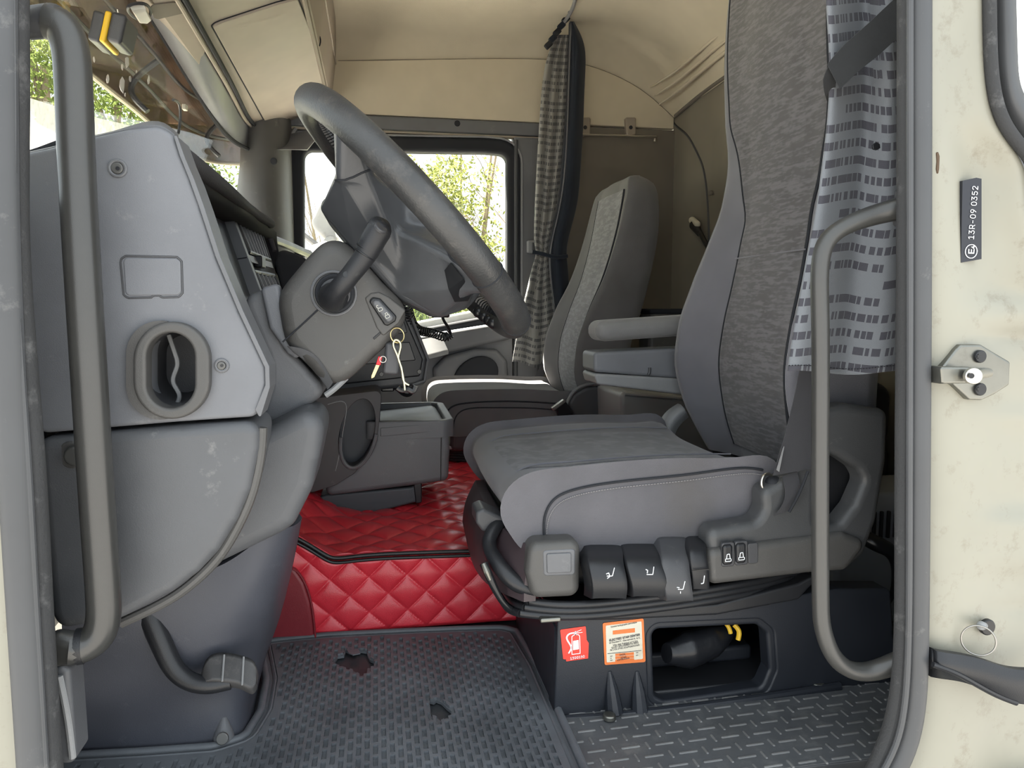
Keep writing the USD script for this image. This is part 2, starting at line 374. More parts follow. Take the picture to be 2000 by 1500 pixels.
GROUND_DIM = plastic('dim_ground_grey', (.13, .13, .128), .9, var=.2, grain=.5, gs=40)
GROUND_PALE = plastic('bounce_ground_pale', (.38, .365, .33), .9, var=.2, grain=.5, gs=40)
GRASS = plastic('grass', (.17, .185, .10), .9, var=.35, grain=.5, gs=60)
def red_leather():
    n = {'g': ('geometry', {}), 'n1': ('noise_texture', {'scale': 9.0, 'detail': 4.0}), 'r': ('rgb_ramp', {'ramp': [(.3, (.62, .022, .04)), (.7, (.76, .04, .062))]}),
         'p': ('principled_bsdf', {'roughness': .36, 'specular_ior_level': .5, 'coat_weight': .4, 'coat_roughness': .24}),
         'v': ('voronoi_texture', {'scale': 420.0, 'feature': 'distance_to_edge'}), 'n2': ('noise_texture', {'scale': 45.0, 'detail': 5.0}),
         'ad': ('math', {'math_type': 'multiply_add', 'value2': .8}), 'b': ('bump', {'strength': .28, 'distance': .0014})}
    l = [('g.position', 'n1.vector'), ('n1.fac', 'r.fac'), ('r.color', 'p.base_color'), ('g.position', 'v.vector'), ('g.position', 'n2.vector'), ('n2.fac', 'ad.value1'), ('v.distance', 'ad.value3'), ('ad.value', 'b.height'), ('b.normal', 'p.normal')]
    return material('red_leather', n, l)
RED = red_leather()
def glass(name, tint=(.97, .98, .97)):
    n = {'t': ('transparent_bsdf', {'color': tint}), 'gl': ('glossy_bsdf', {'color': (1., 1., 1.), 'roughness': .02}), 'f': ('layer_weight', {'blend': .5}), 'pw': ('math', {'math_type': 'power', 'value2': 5.0}), 'ma': ('math', {'math_type': 'multiply_add', 'value2': .5, 'value3': .02}), 'm': ('mix_closure', {})}
    l = [('f.facing', 'pw.value1'), ('pw.value', 'ma.value1'), ('ma.value', 'm.fac'), ('t.BSDF', 'm.closure1'), ('gl.BSDF', 'm.closure2')]
    return material(name, n, l, surface='m.closure')
GLASS = glass('window_glass')
def film(name, col, cover, scale=60.0):
    """Thin see-through layer: part clear, part diffuse and translucent."""
    n = {'g': ('geometry', {}), 't': ('transparent_bsdf', {'color': (1., 1., 1.)}), 'd': ('translucent_bsdf', {'color': col}), 'd2': ('diffuse_bsdf', {'color': col}), 'a': ('mix_closure', {'fac': .4}), 'm': ('mix_closure', {}),
         'n1': ('noise_texture', {'scale': scale, 'detail': 6.0, 'roughness': .7}), 'mr': ('map_range', {'from_min': .3, 'from_max': .7, 'to_min': cover[0], 'to_max': cover[1], 'clamp': True})}
    l = [('g.position', 'n1.vector'), ('n1.fac', 'mr.value'), ('mr.result', 'm.fac'), ('d.BSDF', 'a.closure1'), ('d2.BSDF', 'a.closure2'), ('t.BSDF', 'm.closure1'), ('a.closure', 'm.closure2')]
    return material(name, n, l, surface='m.closure')
DUSTF = film('windscreen_dust', (.8, .8, .76), (.25, .75), 55.0)
def smoked(name):
    n = {'g': ('geometry', {}), 't': ('transparent_bsdf', {'color': (.42, .33, .27)}), 'd': ('principled_bsdf', {'base_color': (.16, .12, .095), 'roughness': .25}), 'm': ('mix_closure', {}),
         'n1': ('noise_texture', {'scale': 9.0, 'detail': 5.0}), 'mr': ('map_range', {'from_min': .3, 'from_max': .7, 'to_min': .3, 'to_max': .75, 'clamp': True})}
    l = [('g.position', 'n1.vector'), ('n1.fac', 'mr.value'), ('mr.result', 'm.fac'), ('t.BSDF', 'm.closure1'), ('d.BSDF', 'm.closure2')]
    return material(name, n, l, surface='m.closure')
SMOKE = smoked('smoked_visor')
def leafmat(name, a, b):
    n = {'o': ('geometry', {}), 'r': ('rgb_ramp', {'ramp': [(0., a), (1., b)]}), 'd': ('diffuse_bsdf', {}), 't': ('translucent_bsdf', {}), 'm': ('mix_closure', {'fac': .5})}
    l = [('o.random_per_island', 'r.fac'), ('r.color', 'd.color'), ('r.color', 't.color'), ('d.BSDF', 'm.closure1'), ('t.BSDF', 'm.closure2')]
    return material(name, n, l, surface='m.closure')
LEAF1 = leafmat('spring_leaves', (.13, .17, .05), (.34, .35, .14))
LEAF2 = leafmat('bush_leaves', (.17, .19, .06), (.36, .34, .15))
def pattern(name, base, block):
    """Curtain cloth: rows of dark woven blocks of uneven width; st is in metres."""
    n = {'u': ('uvmap', {'attribute': 'st'}), 's': ('separate_xyz', {}),
         'vr': ('math', {'math_type': 'divide', 'value2': .0265}), 'row': ('math', {'math_type': 'floor'}), 'vf': ('math', {'math_type': 'fraction'}), 'inr': ('math', {'math_type': 'less_than', 'value2': .47}),
         'ur': ('math', {'math_type': 'divide', 'value2': .0125}), 'sh': ('white_noise_texture', {'dimensions': '1D'}), 'us': ('math', {'math_type': 'add'}),
         'wv': ('combine_xyz', {}), 'wn': ('noise_texture', {'scale': .55, 'detail': 0.0}), 'ua': ('math', {'math_type': 'multiply_add', 'value2': 1.5}),
         'cell': ('math', {'math_type': 'floor'}), 'uf': ('math', {'math_type': 'fraction'}), 'cv': ('combine_xyz', {}), 'cn': ('white_noise_texture', {'dimensions': '2D'}),
         'w': ('map_range', {'from_min': 0.0, 'from_max': 1.0, 'to_min': .48, 'to_max': 1.05}), 'inu': ('math', {'math_type': 'less_than'}),
         'pv': ('combine_xyz', {}), 'cf': ('math', {'math_type': 'multiply', 'value2': .22}), 'cfl': ('math', {'math_type': 'floor'}), 'pn': ('white_noise_texture', {'dimensions': '2D'}), 'pres': ('math', {'math_type': 'greater_than', 'value2': .09}),
         'a1': ('math', {'math_type': 'multiply'}), 'a2': ('math', {'math_type': 'multiply'}), 'c': ('mix_color', {'a': base, 'b': block}),
         'p': ('principled_bsdf', {'roughness': .85, 'sheen_weight': .2, 'specular_ior_level': .25}), 'g': ('geometry', {}), 'n2': ('noise_texture', {'scale': 1000.0, 'detail': 2.0}), 'b': ('bump', {'strength': .4, 'distance': .001})}
    l = [('u.UV', 's.vector'), ('s.y', 'vr.value1'), ('vr.value', 'row.value1'), ('vr.value', 'vf.value1'), ('vf.value', 'inr.value1'), ('s.x', 'ur.value1'), ('row.value', 'sh.w'), ('ur.value', 'us.value1'), ('sh.value', 'us.value2'),
         ('us.value', 'wv.x'), ('row.value', 'wv.y'), ('wv.vector', 'wn.vector'), ('wn.fac', 'ua.value1'), ('us.value', 'ua.value3'), ('ua.value', 'cell.value1'), ('ua.value', 'uf.value1'), ('cell.value', 'cv.x'), ('row.value', 'cv.y'), ('cv.vector', 'cn.vector'),
         ('cn.value', 'w.value'), ('uf.value', 'inu.value1'), ('w.result', 'inu.value2'), ('cell.value', 'cf.value1'), ('cf.value', 'cfl.value1'), ('cfl.value', 'pv.x'), ('row.value', 'pv.y'), ('pv.vector', 'pn.vector'), ('pn.value', 'pres.value1'),
         ('inr.value', 'a1.value1'), ('inu.value', 'a1.value2'), ('a1.value', 'a2.value1'), ('pres.value', 'a2.value2'), ('a2.value', 'c.fac'), ('c.result', 'p.base_color'), ('g.position', 'n2.vector'), ('n2.fac', 'b.height'), ('b.normal', 'p.normal')]
    return material(name, n, l)
CURT = pattern('curtain_cloth', (.21, .225, .245), (.075, .075, .09))
CURT2 = pattern('far_curtain_cloth', (.28, .28, .265), (.12, .12, .125))
# ================================================================== the cab shell
YS = 2.27                                                    # inner face of the passenger side
def wsx(y, z, off=0.0): return -.62 + .14 * ((y - 1.13) / 1.13) ** 2 + .14 * (z - 1.0) + off
def onws(px, py, off=0.0):
    """Where the sight line meets the windscreen's curved surface (moved by off)."""
    d = ray(px, py) / FPX; lo, hi = .6, 5.0
    g = lambda t: (CAM + d * t)[0] - wsx(*(CAM + d * t)[1:], off)
    for _ in range(60):
        mid = (lo + hi) / 2
        if g(lo) * g(mid) <= 0: hi = mid
        else: lo = mid
    return CAM + d * lo

# floor with its tread pattern
fl = Thing('floor', kind='structure')
fl.add('floor_pan', rbox((.33, 1.17, -.02), (2.0, 2.22, .04), .004), FLOORM)
tb = []
pz = .028
for i in range(-3, 40):
    for j in range(0, 16):
        x, y = .27 + i * pz, .012 + j * pz
        if x > .97 or y > .34 or y < .065: continue
        a = 0 if (i + j) % 2 else math.pi / 2
        if (i + j) % 2: L, w = .027, .0055
        else: L, w = .0155, .005
        c, s = math.cos(a + .03), math.sin(a + .03); b = sg.LineString([(-L / 2, 0), (L / 2, 0)]).buffer(w / 2, quad_segs=3)
        tb.append(extr(affinity.translate(affinity.rotate(b, math.degrees(a) + 2), x, y), .0026, .0018, o=(0, 0, 0), u=(1, 0, 0), v=(0, 1, 0), n=(0, 0, 1), steps=2))
fl.add('tread_sheet', rbox((.60, .205, .0005), (.76, .29, .001), .0004), TREAD)
fl.add('tread_bars', cat(tb), plastic('tread_highlight', (.15, .15, .15), .4, dust=.3, dthr=.5, dcol=(.3, .3, .29)), smooth=50, kind='stuff')  # bars in a paler copy of the rubber, edge highlights put into the colour
fl.build()

# ceiling: headliner curving down to the sides and the back
XS = [-.56, -.13, .3, .7, .86, 1.0, 1.15, 1.25, 1.30]
ZSIDE = [1.66, 1.675, 1.705, 1.728, 1.722, 1.69, 1.625, 1.555, 1.515]
ZTOP = [1.80, 1.83, 1.84, 1.84, 1.835, 1.80, 1.71, 1.61, 1.53]
rows = []
for x, a, b in zip(XS, ZSIDE, ZTOP):
    rows.append([(x, YS + .01, a), (x, YS - .03, a + (b - a) * .45), (x, YS - .12, a + (b - a) * .85), (x, YS - .3, b), (x, 1.5, b + .012), (x, .8, b + .012), (x, .3, b), (x, .12, a + (b - a) * .85), (x, .04, a + (b - a) * .45), (x, 0.0, a)])
ce = Thing('ceiling', kind='structure')
ce.add('headliner', sheet(rows, 60, 50, .02, (0, 0, 1)), BEIGE)
# sagging folds of the rear roof cloth over the bunk
for k, (dz, w) in enumerate([(.0, .012), (.035, .010), (.07, .009)]):
    ce.add('fold', tube([(1.22 - dz * .6, 2.24, 1.56 + dz), (1.235 - dz * .5, 2.0, 1.575 + dz * .8), (1.25 - dz * .4, 1.7, 1.60 + dz * .8), (1.27, 1.35, 1.60 + dz)], [w * .3, w * .6, w * .6, w * .2], 10, 30), BEIGE)
sm_ = [(x, YS + .004, z - .002) for x, z in zip(XS[1:], ZSIDE[1:])]
ce.add('side_seam', tube(sm_, .0035, 6, 60), TAUPE2)
ce.add('rear_seam', tube([(1.298, y, 1.522 + (.02 if y < 2.2 else -.004)) for y in (2.25, 1.9, 1.5, 1.0)], .008, 8, 30), TAUPE2)
ce.add('outer_roof', rbox((.3, 1.14, 1.90), (2.2, 2.4, .03), .01), WHITEP)
ce.build()

# passenger side wall
def side(x, z): return (x, z)
top_arc = [(float(x), float(z)) for x, z in spl(list(zip(XS, ZSIDE)), 40)]
wr = Thing('wall_right', kind='structure')
up = sg.Polygon([(-.75, 1.472)] + top_arc + [(1.30, 1.468)])
wr.add('upper_panel', extr(up, .03, .004, o=(0, YS + .03, 0)), BEIGE)
up2 = sg.Polygon([(.70, 0), (1.31, 0), (1.31, 1.462), (.70, 1.462)])
wr.add('sleeper_panel', extr(up2, .03, .004, o=(0, YS + .033, 0)), TAUPE2)
wr.add('header_strip', extr(sg.box(-.36, 1.412, .72, 1.466), .04, .006, o=(0, YS + .034, 0)), GREY2)
wr.add('reveal_strip', extr(sg.box(-.36, 1.400, .70, 1.409), .03, .003, o=(0, YS + .028, 0)), BEIGEP)
wr.add('door_post', extr(sg.box(.585, 0, .70, 1.408), .05, .012, o=(0, YS + .045, 0)), GREY2)
wr.add('post_seal', tube([(.592, YS - .008, 0.02), (.594, YS - .008, .7), (.594, YS - .008, 1.39)], .009, 10, 20), RUB)
wr.add('outer_skin', extr(sg.box(.60, -.9, 1.34, 1.9).union(sg.box(-.8, 1.42, 1.34, 1.9)).union(sg.box(-.8, -.9, 1.34, 0)), .02, 0, o=(0, YS + .09, 0)), WHITEP)
for px, py in [(708, 238), (893, 241)]:
    wr.add('screw_cap', disc(W(px, py, YS - .006), (0, -1, 0), .012, .004, bev=.002), SOFT)
# belt anchor housing on the post
p = W(1040, 483, YS)
wr.add('anchor_housing', rbox(p + (0, -.02, 0), (.06, .03, .055), .008), GREYL)
wr.add('anchor_slot', rbox(p + (.006, -.033, 0), (.03, .008, .035), .003), DARK)
wr.build()

# passenger door with its window
door_out = poly2([(-.345, 0.0), (.582, 0.0), (.582, 1.398), (-.345, 1.398)], .03)
win = pxpoly([(594, 294), (950, 299), (990, 303), (990, 610), (820, 642), (594, 684)], YS, .035)
dr = Thing('door_1', kind='structure')
dr.add('door_panel', extr(door_out.difference(win.buffer(.012)), .035, .008, o=(0, YS + .035, 0)), GREY2)
fr = win.buffer(.062, join_style='mitre').buffer(-.03).buffer(.03).difference(win)
dr.add('window_seal', extr(fr, .05, .016, o=(0, YS + .04, 0), steps=5), SOFT)
dr.add('seal_lip', extr(win.buffer(.068).difference(win.buffer(.06)), .018, .003, o=(0, YS + .005, 0)), GREYL)
sill = pxpoly([(594, 664), (820, 627), (995, 592), (995, 615), (820, 650), (594, 690)], YS + .06)
dr.add('outer_sill', extr(sill, .06, .01, o=(0, YS + .11, 0)), WHITEP)
dr.add('outer_skin', extr(door_out.difference(win.buffer(.03)), .02, 0, o=(0, YS + .1, 0)), WHITEP)
# armrest moulding and speaker pod
dr.add('armrest_moulding', pslab([(700, 672), (820, 655), (990, 628), (1010, 660), (870, 690), (835, 702), (700, 745)], YS - .05, .06, .02, .01), GREY2)
dr.add('ledge', sheet([WW([(800, 668, YS - .055), (838, 660, YS - .055), (862, 655, YS - .055)]), WW([(800, 705, YS - .10), (848, 693, YS - .10), (876, 686, YS - .09)])], 12, 8, .012, (0, 0, -1)), GREYL)
dr.add('speaker_pod', pslab([(845, 720), (870, 695), (930, 680), (972, 682), (992, 705), (996, 760), (985, 800), (860, 800), (850, 760)], YS - .03, .04, .02, .02), GREY2)
dr.add('speaker_grille', pslab([(930 + 44 * math.cos(a), 735 + 38 * math.sin(a) - 10 * math.cos(a)) for a in np.linspace(0, 6.283, 30)[:-1]], YS - .045, .02, .008), SOFT)
dr.add('lower_pocket', pslab([(700, 765), (845, 745), (860, 830), (860, 900), (700, 900)], YS - .025, .04, .015, .01), GREY2)
dr.build()
one('window_1', None, None, extr(win.buffer(.01), .005, 0, o=(0, YS + .05, 0)), GLASS, kind='structure')

# rear wall
bw = Thing('wall_rear', kind='structure')
bw.add('back_panel', rbox((1.33, 1.14, .76), (.05, 2.3, 1.56), .005), TAUPE)
sp = [PL(px, py, (1.304, 0, 0), (1, 0, 0)) for px, py in [(1310, 226), (1318, 243), (1340, 262), (1360, 295), (1374, 330), (1382, 390), (1385, 470), (1386, 540)]]
bw.add('seam', tube(sp, .005, 8, 40), DARK)
bw.add('outer_skin', rbox((1.38, 1.14, .5), (.03, 2.4, 2.8), .005), WHITEP)
bw.build()

# far front post
tr = Thing('trim_1', kind='structure')
rowsA = []
for z in (.86, 1.0, 1.15, 1.30, 1.40, 1.50):
    k = max(0, (z - 1.36)) * .25
    rowsA.append([(wsx(2.15, z) - .02 - k, 2.17, z), (-.475 - k, 2.12, z), (-.42, 2.10, z), (-.36, 2.14, z), (-.335, 2.21, z), (-.33, YS + .01, z)])
tr.add('post_cover', sheet(rowsA, 30, 16, .012), GREYW)
tr.add('screw_cap', disc(W(535, 315, 2.105), (-.2, -1, 0), .013, .006, bev=.003), SOFT)
tr.add('post_seal', tube([(-.338, YS - .01, .80), (-.338, YS - .015, 1.1), (-.335, YS - .015, 1.33), (-.30, YS - .01, 1.40)], .008, 10, 24), GREYL)
tr.build()

# windscreen: glass, its dusty lower band, header trim
gl = Thing('window_2', kind='structure')
gr = [[(wsx(y, z), y, z) for y in np.linspace(.02, 2.24, 9)] for z in (.80, 1.0, 1.2, 1.45, 1.62)]
gl.add('glass', sheet(gr, 30, 14, .004, (-1, 0, 0)), GLASS)
e0 = onws(40, 190)[2]; e1 = onws(320, 262)[2]
dr_ = [[(wsx(y, z0 + (zt - z0) * f, .003), y, z0 + (zt - z0) * f) for y, zt in zip(np.linspace(.35, 2.1, 12), np.r_[np.linspace(e0 - .02, e1 + .01, 8), e1 - .06, e1 - .12, e1 - .17, e1 - .2])] for z0 in (.82,) for f in (0, .5, 1)]
gl.add('dust_film', sheet(dr_, 24, 8, .0006, (1, 0, 0)), DUSTF)
gl.build()
hd = Thing('trim_2', kind='structure')
A0 = np.array([-.47, 0, 1.36]); AN = np.cross([0, 1, 0], [.30, 0, .14])
Lc = [onws(*q, off=.012) for q in [(495, 296), (462, 281), (430, 252), (350, 128), (270, 0)]]
Uc = [PL(*q, A0, AN) for q in [(512, 262), (482, 240), (452, 188), (400, 96), (343, 0)]]
for c in (Lc, Uc): c.append(c[-1] + np.array([0, -.9, .02]))
hd.add('header_band', sheet([Lc, [a * .5 + b * .5 + (.0, 0, -.02) for a, b in zip(Lc, Uc)], Uc], 40, 10, .02, (-.3, 0, 1)), GREY)
hd.add('edge_bead', tube([u + (.006, 0, -.004) for u in Uc], .006, 8, 50), BEIGEP)
hd.add('edge_groove', tube([u + (.02, 0, .002) for u in Uc], .007, 8, 50), SOFT)
hd.add('lower_lip', tube([l + (0.004, 0, 0) for l in Lc], .008, 8, 50), SOFT)
hd.add('corner_cap', sheet([WW([(492, 296, 2.15), (540, 292, 2.12), (600, 292, 2.2)]), WW([(505, 275, 2.18), (550, 276, 2.2), (620, 268, 2.24)]), WW([(510, 262, 2.2), (560, 262, 2.24), (640, 246, 2.26)])], 20, 12, .015, (0, 1, 0)), GREY2)
hd.build()
# lower front bulkhead under the windscreen, outer nose
wf = Thing('wall_front', kind='structure')
wf.add('bulkhead', sheet([[(wsx(y, z, .03), y, z) for y in np.linspace(.02, 2.26, 9)] for z in (0, .4, .83)], 20, 8, .02, (1, 0, 0)), DARK)
wf.add('outer_nose', sheet([[(wsx(y, z, -.03), y, z) for y in np.linspace(-.02, 2.3, 9)] for z in (-.9, 0, .5, .82)], 20, 8, .02, (-1, 0, 0)), WHITEP)
wf.add('outer_brow', sheet([[(wsx(y, z, -.02), y, z) for y in np.linspace(-.02, 2.3, 9)] for z in (1.60, 1.75, 1.9)], 20, 8, .02, (-1, 0, 0)), WHITEP)
wf.build()

# driver side: cream door post with its seals, body around the opening
wl = Thing('wall_left', kind='structure')
def NP(px, py, Y=0.0): return W(px, py, Y)
edge = [(1915, -420), (1922, -60), (1924, 80), (1928, 150), (1936, 205), (1952, 250), (1976, 284), (1994, 306), (2003, 340), (2008, 400), (2040, 520), (2150, 700), (2150, 1650)]
post = [(1797, -420), (1795, -60), (1795, 1330), (1788, 1440), (1760, 1530), (1725, 1600), (1725, 1650)]
pr = []
for py in (-420, -240, -60, 40, 120, 200, 240, 280, 330, 400, 470, 540, 575, 600, 630, 650, 662, 680, 740, 790, 815, 840, 920, 990, 1020, 1060, 1100, 1130, 1165, 1185, 1210, 1300, 1400, 1500, 1640):
    xl = np.interp(py, [p[1] for p in post], [p[0] for p in post]); xr = np.interp(py, [p[1] for p in edge], [p[0] for p in edge])
    dish = .0
    if py > 230: dish = .016 * min(1, (py - 230) / 90)
    for a, b, dd in ((590, 640, -.009), (652, 668, .004), (800, 830, -.004), (1010, 1110, -.010), (1170, 1200, .004)):          # shallow pressed steps
        if a < py < b: dish += dd
    ys = [.012, .004, .0, .002 + dish * .3, .004 + dish, .004 + dish * .9, .002 + dish * .2, .006]
    fr_ = [0, .07, .16, .34, .5, .72, .93, 1.0]
    pr.append([W(xl + (xr - xl) * f, py, y) for f, y in zip(fr_, ys)])
wl.add('post_panel', sheet(pr, 48, 120, .03, (0, 1, 0), linv=False), CREAM)
wl.add('rust_mark', pslab([(1829, 298), (1833, 296), (1836, 305), (1835, 330), (1832, 346), (1829, 330), (1830, 315)], -.0012, .006, .001), RUST, label='small brown rust streak in the cream paint')
wl.add('body_above', rbox((.2, .03, 1.62), (2.0, .05, .36), .01), WHITEP)
wl.add('body_rear', rbox((1.19, .075, .55), (.46, .05, 2.6), .01), CREAM)
wl.add('inner_post', rbox((.90, .065, .62), (.20, .04, 1.7), .01), GREY2)
wl.add('body_sill', rbox((.2, .0, -.21), (2.0, .06, .36), .02), CREAM)
fp = [W(px, py, -.012) for px, py in [(-250, -60), (-260, 1700), (96, 1700), (68, 1500), (42, 1200), (22, 900), (2, 500), (-12, -60), (-18, -420), (-230, -420)]]
wl.add('hinge_post', extr(poly2([(q[0], q[2]) for q in fp]), .03, .006, o=(0, .02, 0)), CREAM)
wl.build()
se = Thing('trim_3', kind='structure')
se.add('outer_seal', tube(WW([(1798, -430), (1797, -60), (1797, 500), (1795, 1000), (1793, 1250), (1787, 1380), (1766, 1470), (1730, 1540), (1700, 1600)], -.004), .0155, 14, 60, rv=.012, up=(1, 0, 0)), RUB)
se.add('seal_bead', tube(WW([(1778, -430), (1777, -60), (1777, 500), (1776, 1000), (1774, 1250), (1766, 1380), (1747, 1460), (1715, 1525), (1690, 1590)], -.012), .0045, 10, 60), RUB)
se.add('fuzzy_seal', tube(WW([(1770, -430), (1768, -60), (1766, 500), (1762, 1000), (1760, 1250), (1751, 1360), (1732, 1440), (1702, 1510), (1670, 1580)], .006), .009, 12, 60, rv=.012, up=(1, 0, 0)), FUZZ)
se.build()
se = Thing('trim_4', kind='structure')
se.add('outer_seal', tube(WW([(-4, -430), (0, -60), (3, 250), (8, 500), (27, 900), (45, 1200), (64, 1500), (72, 1640)], -.02), .0165, 14, 60, rv=.012, up=(1, 0, 0)), RUB)
se.add('seal_bead', tube(WW([(21, -430), (24, -60), (27, 250), (29, 500), (54, 900), (71, 1200), (89, 1500), (96, 1640)], -.022), .004, 10, 60), RUB)
se.add('fuzzy_seal', tube(WW([(35, -430), (37, -60), (38, 250), (40, 500), (70, 900), (87, 1200), (106, 1500), (114, 1640)], -.006), .009, 12, 60, rv=.012, up=(1, 0, 0)), FUZZ)
se.build()
se = Thing('trim_5', kind='structure')
se.add('fuzzy_seal', tube(WW([(1926, -430), (1932, -60), (1934, 80), (1938, 150), (1948, 205), (1966, 248), (1992, 284), (2012, 312), (2024, 350), (2034, 420)], -.002), .0085, 12, 50), FUZZ)
se.add('outer_band', sheet([WW([(1934, -430, .01), (1940, -60, .01), (1944, 120, .01), (1958, 205, .01), (1985, 255, .01), (2020, 300, .01)]), WW([(1960, -430, -.006), (1966, -60, -.006), (1970, 120, -.006), (1980, 190, -.006), (2004, 230, -.006), (2040, 270, -.006)]), WW([(1978, -430, .0), (1984, -60, .0), (1988, 110, .0), (1995, 170, .0), (2015, 205, .0), (2050, 240, .0)])], 40, 12, .012, (0, 1, 0)), RUB)
se.build()
one('trim_6', None, None, sheet([WW([(1972, -430, .012), (1978, -80, .012), (1982, 110, .012), (1996, 190, .012), (2040, 240, .012)]), WW([(2200, -430, .012), (2200, -80, .012), (2200, 110, .012), (2200, 190, .012), (2200, 240, .012)])], 20, 6, .02, (0, 1, 0)), WHITEP, kind='structure')
se = Thing('trim_7', kind='structure')
se.add('sill_cover', pslab([(104, 1288), (136, 1310), (148, 1480), (140, 1494), (104, 1494)], .03, .04, .006, .004), GREYDIM)
se.add('sill_rib', tube(WW([(116, 1320), (132, 1400), (142, 1480)], .028), .004, 8, 12), GREYL)
se.build()

# ================================================================== outdoors
def ground(name, x0, x1, y0, y1, z, mat):
    one(name, None, None, trimesh.Trimesh(np.array([[x0, y0, z], [x1, y0, z], [x1, y1, z], [x0, y1, z]], float), np.array([[0, 1, 2], [0, 2, 3]]), process=False), mat, False, kind='structure')
ground('dim_ground', -60, 60, -60, .3, -1.501, GROUND_DIM)  # unseen ground by the door, made dark to cut its bounce light
ground('bounce_ground', -60, 60, .3, 6, -1.5, GROUND_PALE)  # pale ground strip, added to bounce light up to the ceiling
ground('meadow_ground', -150, 150, 6, 240, -1.502, GRASS)
def leaves(c, r, n, s, seed, flat_=1.0):
    g = np.random.default_rng(seed); c = np.atleast_2d(c); r = np.atleast_1d(r)
    k = g.integers(0, len(c), n); d = g.normal(size=(n, 3)); d /= np.linalg.norm(d, axis=1, keepdims=True)
    p = c[k] + d * (r[k % len(r)] * g.uniform(.25, 1, n) ** .6)[:, None] * np.array([1, 1, flat_])
    a = g.normal(size=(n, 3)); a /= np.linalg.norm(a, axis=1, keepdims=True); b = np.cross(a, g.normal(size=(n, 3))); b /= np.linalg.norm(b, axis=1, keepdims=True)
    q = s * g.uniform(.6, 1.3, n)[:, None]
    v = np.stack([p - a * q, p + b * q * .45, p + a * q, p - b * q * .45], 1).reshape(-1, 3); i = np.arange(n) * 4
    return trimesh.Trimesh(v, np.vstack([np.stack([i, i + 1, i + 2], 1), np.stack([i, i + 2, i + 3], 1)]), process=False)
def branches(base, h, r, seed, lean=(0, 0), nb=9, spread=.5, forks=3):
    g = np.random.default_rng(seed); base = np.asarray(base, float); out, tips = [], []
    top = base + np.array([lean[0], lean[1], h])
    trunk = spl([base, base + (top - base) * .4 + g.normal(size=3) * .04 * h * [1, 1, 0], top], 14)
    out.append(tube(trunk, [r, r * .25], 7, 14))
    for k in range(nb):
        f = .3 + .65 * (k + g.uniform(0, 1)) / nb; p = trunk[int(f * 13)]; a = g.uniform(0, 6.28); L = h * spread * (1.1 - f) * g.uniform(.6, 1.1)
        e = p + np.array([math.cos(a) * L * .55, math.sin(a) * L * .55, L * g.uniform(.5, .95)]); mid = (p + e) / 2 + g.normal(size=3) * .06 * L
        br = spl([p, mid, e], 8); rr = r * .42 * (1.1 - f); out.append(tube(br, [rr, rr * .3], 5, 8)); tips.append(e)
        for q in range(forks):
            s = br[int(g.integers(3, 7))]; L2 = L * g.uniform(.3, .6); d = (e - p) / L + g.normal(size=3) * .45
            e2 = s + d * L2; out.append(tube([s, (s + e2) / 2 + g.normal(size=3) * .05 * L2, e2], [rr * .45, rr * .12], 4, 6)); tips.append(e2)
    return out, np.array(tips)
def at(px, py, Y): return W(px, py, Y)
def bare(px, py0, pytop, Y, r, seed, label, lean=0.0, **k):
    b = at(px, py0, Y); h = at(px, pytop, Y)[2] - b[2]
    b[2] = -1.5; h = at(px, pytop, Y)[2] + 1.5
    o, t = branches(b, h, r, seed, (lean, 0), **k); th = Thing('bare_tree', label, 'tree', 'bare trees outside the far window')
    th.add('trunk', o[0], BARK); th.add('branches', cat(o[1:]), BARK); th.build()
bare(893, 640, 250, 9.0, .075, 3, 'thick leaning bare trunk in the middle of the far window', lean=.9, nb=10)
bare(935, 640, 180, 10.0, .05, 5, 'thin forked bare tree right of the thick trunk in the far window', lean=.3, nb=12)
bare(972, 640, 150, 10.5, .045, 8, 'slender bare tree at the right edge of the far window', lean=.2, nb=12)
bare(905, 640, 120, 12.0, .035, 11, 'thinnest bare pole tree left of the thick trunk', lean=.0, nb=8)
bare(640, 640, 330, 11.0, .05, 14, 'low bare shrub tree behind the far door mirror', lean=-.3, nb=14, spread=.8)
def bush(px, pyc, Y, rad, n, s, seed, label, mat=LEAF2, name='bush', cat_='bush', nblob=10, flat_=1.0, trunk=True, squash=1.0):
    g = np.random.default_rng(seed); c = at(px, pyc, Y); cs = c + g.normal(size=(nblob, 3)) * rad * .5 * [1, .6, squash]
    rs = rad * g.uniform(.25, .6, nblob)
    th = Thing(name, label, cat_, 'leafy growth beyond the cab'); 
    th.add('foliage', leaves(cs, rs, n, s, seed + 1, flat_), mat, False, kind='stuff')
    st = [tube([(c[0], c[1], -1.5), (c[0] + .05, c[1], (c[2] - 1.5) / 2), tuple(c)], [.06, .03], 6, 10)]
    for q in cs[:6]: st.append(tube([(c[0], c[1], max(-1.4, c[2] - rad * .8)), (q + c) / 2, q], [.025, .008], 5, 8))
    th.add('stems', cat(st), BARK); th.build()
bush(815, 400, 10.0, 1.0, 7000, .036, 21, 'yellow green bush at the left of the far window', nblob=20)
bush(972, 570, 9.0, .5, 2600, .032, 22, 'yellow green bush low at the right of the far window', nblob=9)
bush(820, 620, 8.0, .7, 2600, .032, 23, 'low bright bush under the steering wheel in the far window', mat=LEAF1, squash=.5)
bush(885, 590, 12.0, .9, 2600, .036, 24, 'pale bush behind the thick bare trunk', nblob=9)
bush(85, 130, 6.5, 1.15, 7000, .030, 31, 'leafy tree seen between the door seal and the left grab handle', mat=LEAF1, name='leafy_tree', cat_='tree', nblob=30)
bush(225, 185, 7.5, 1.0, 6000, .032, 32, 'leafy tree seen over the dashboard end right of the left grab handle', mat=LEAF1, name='leafy_tree', cat_='tree', nblob=26)
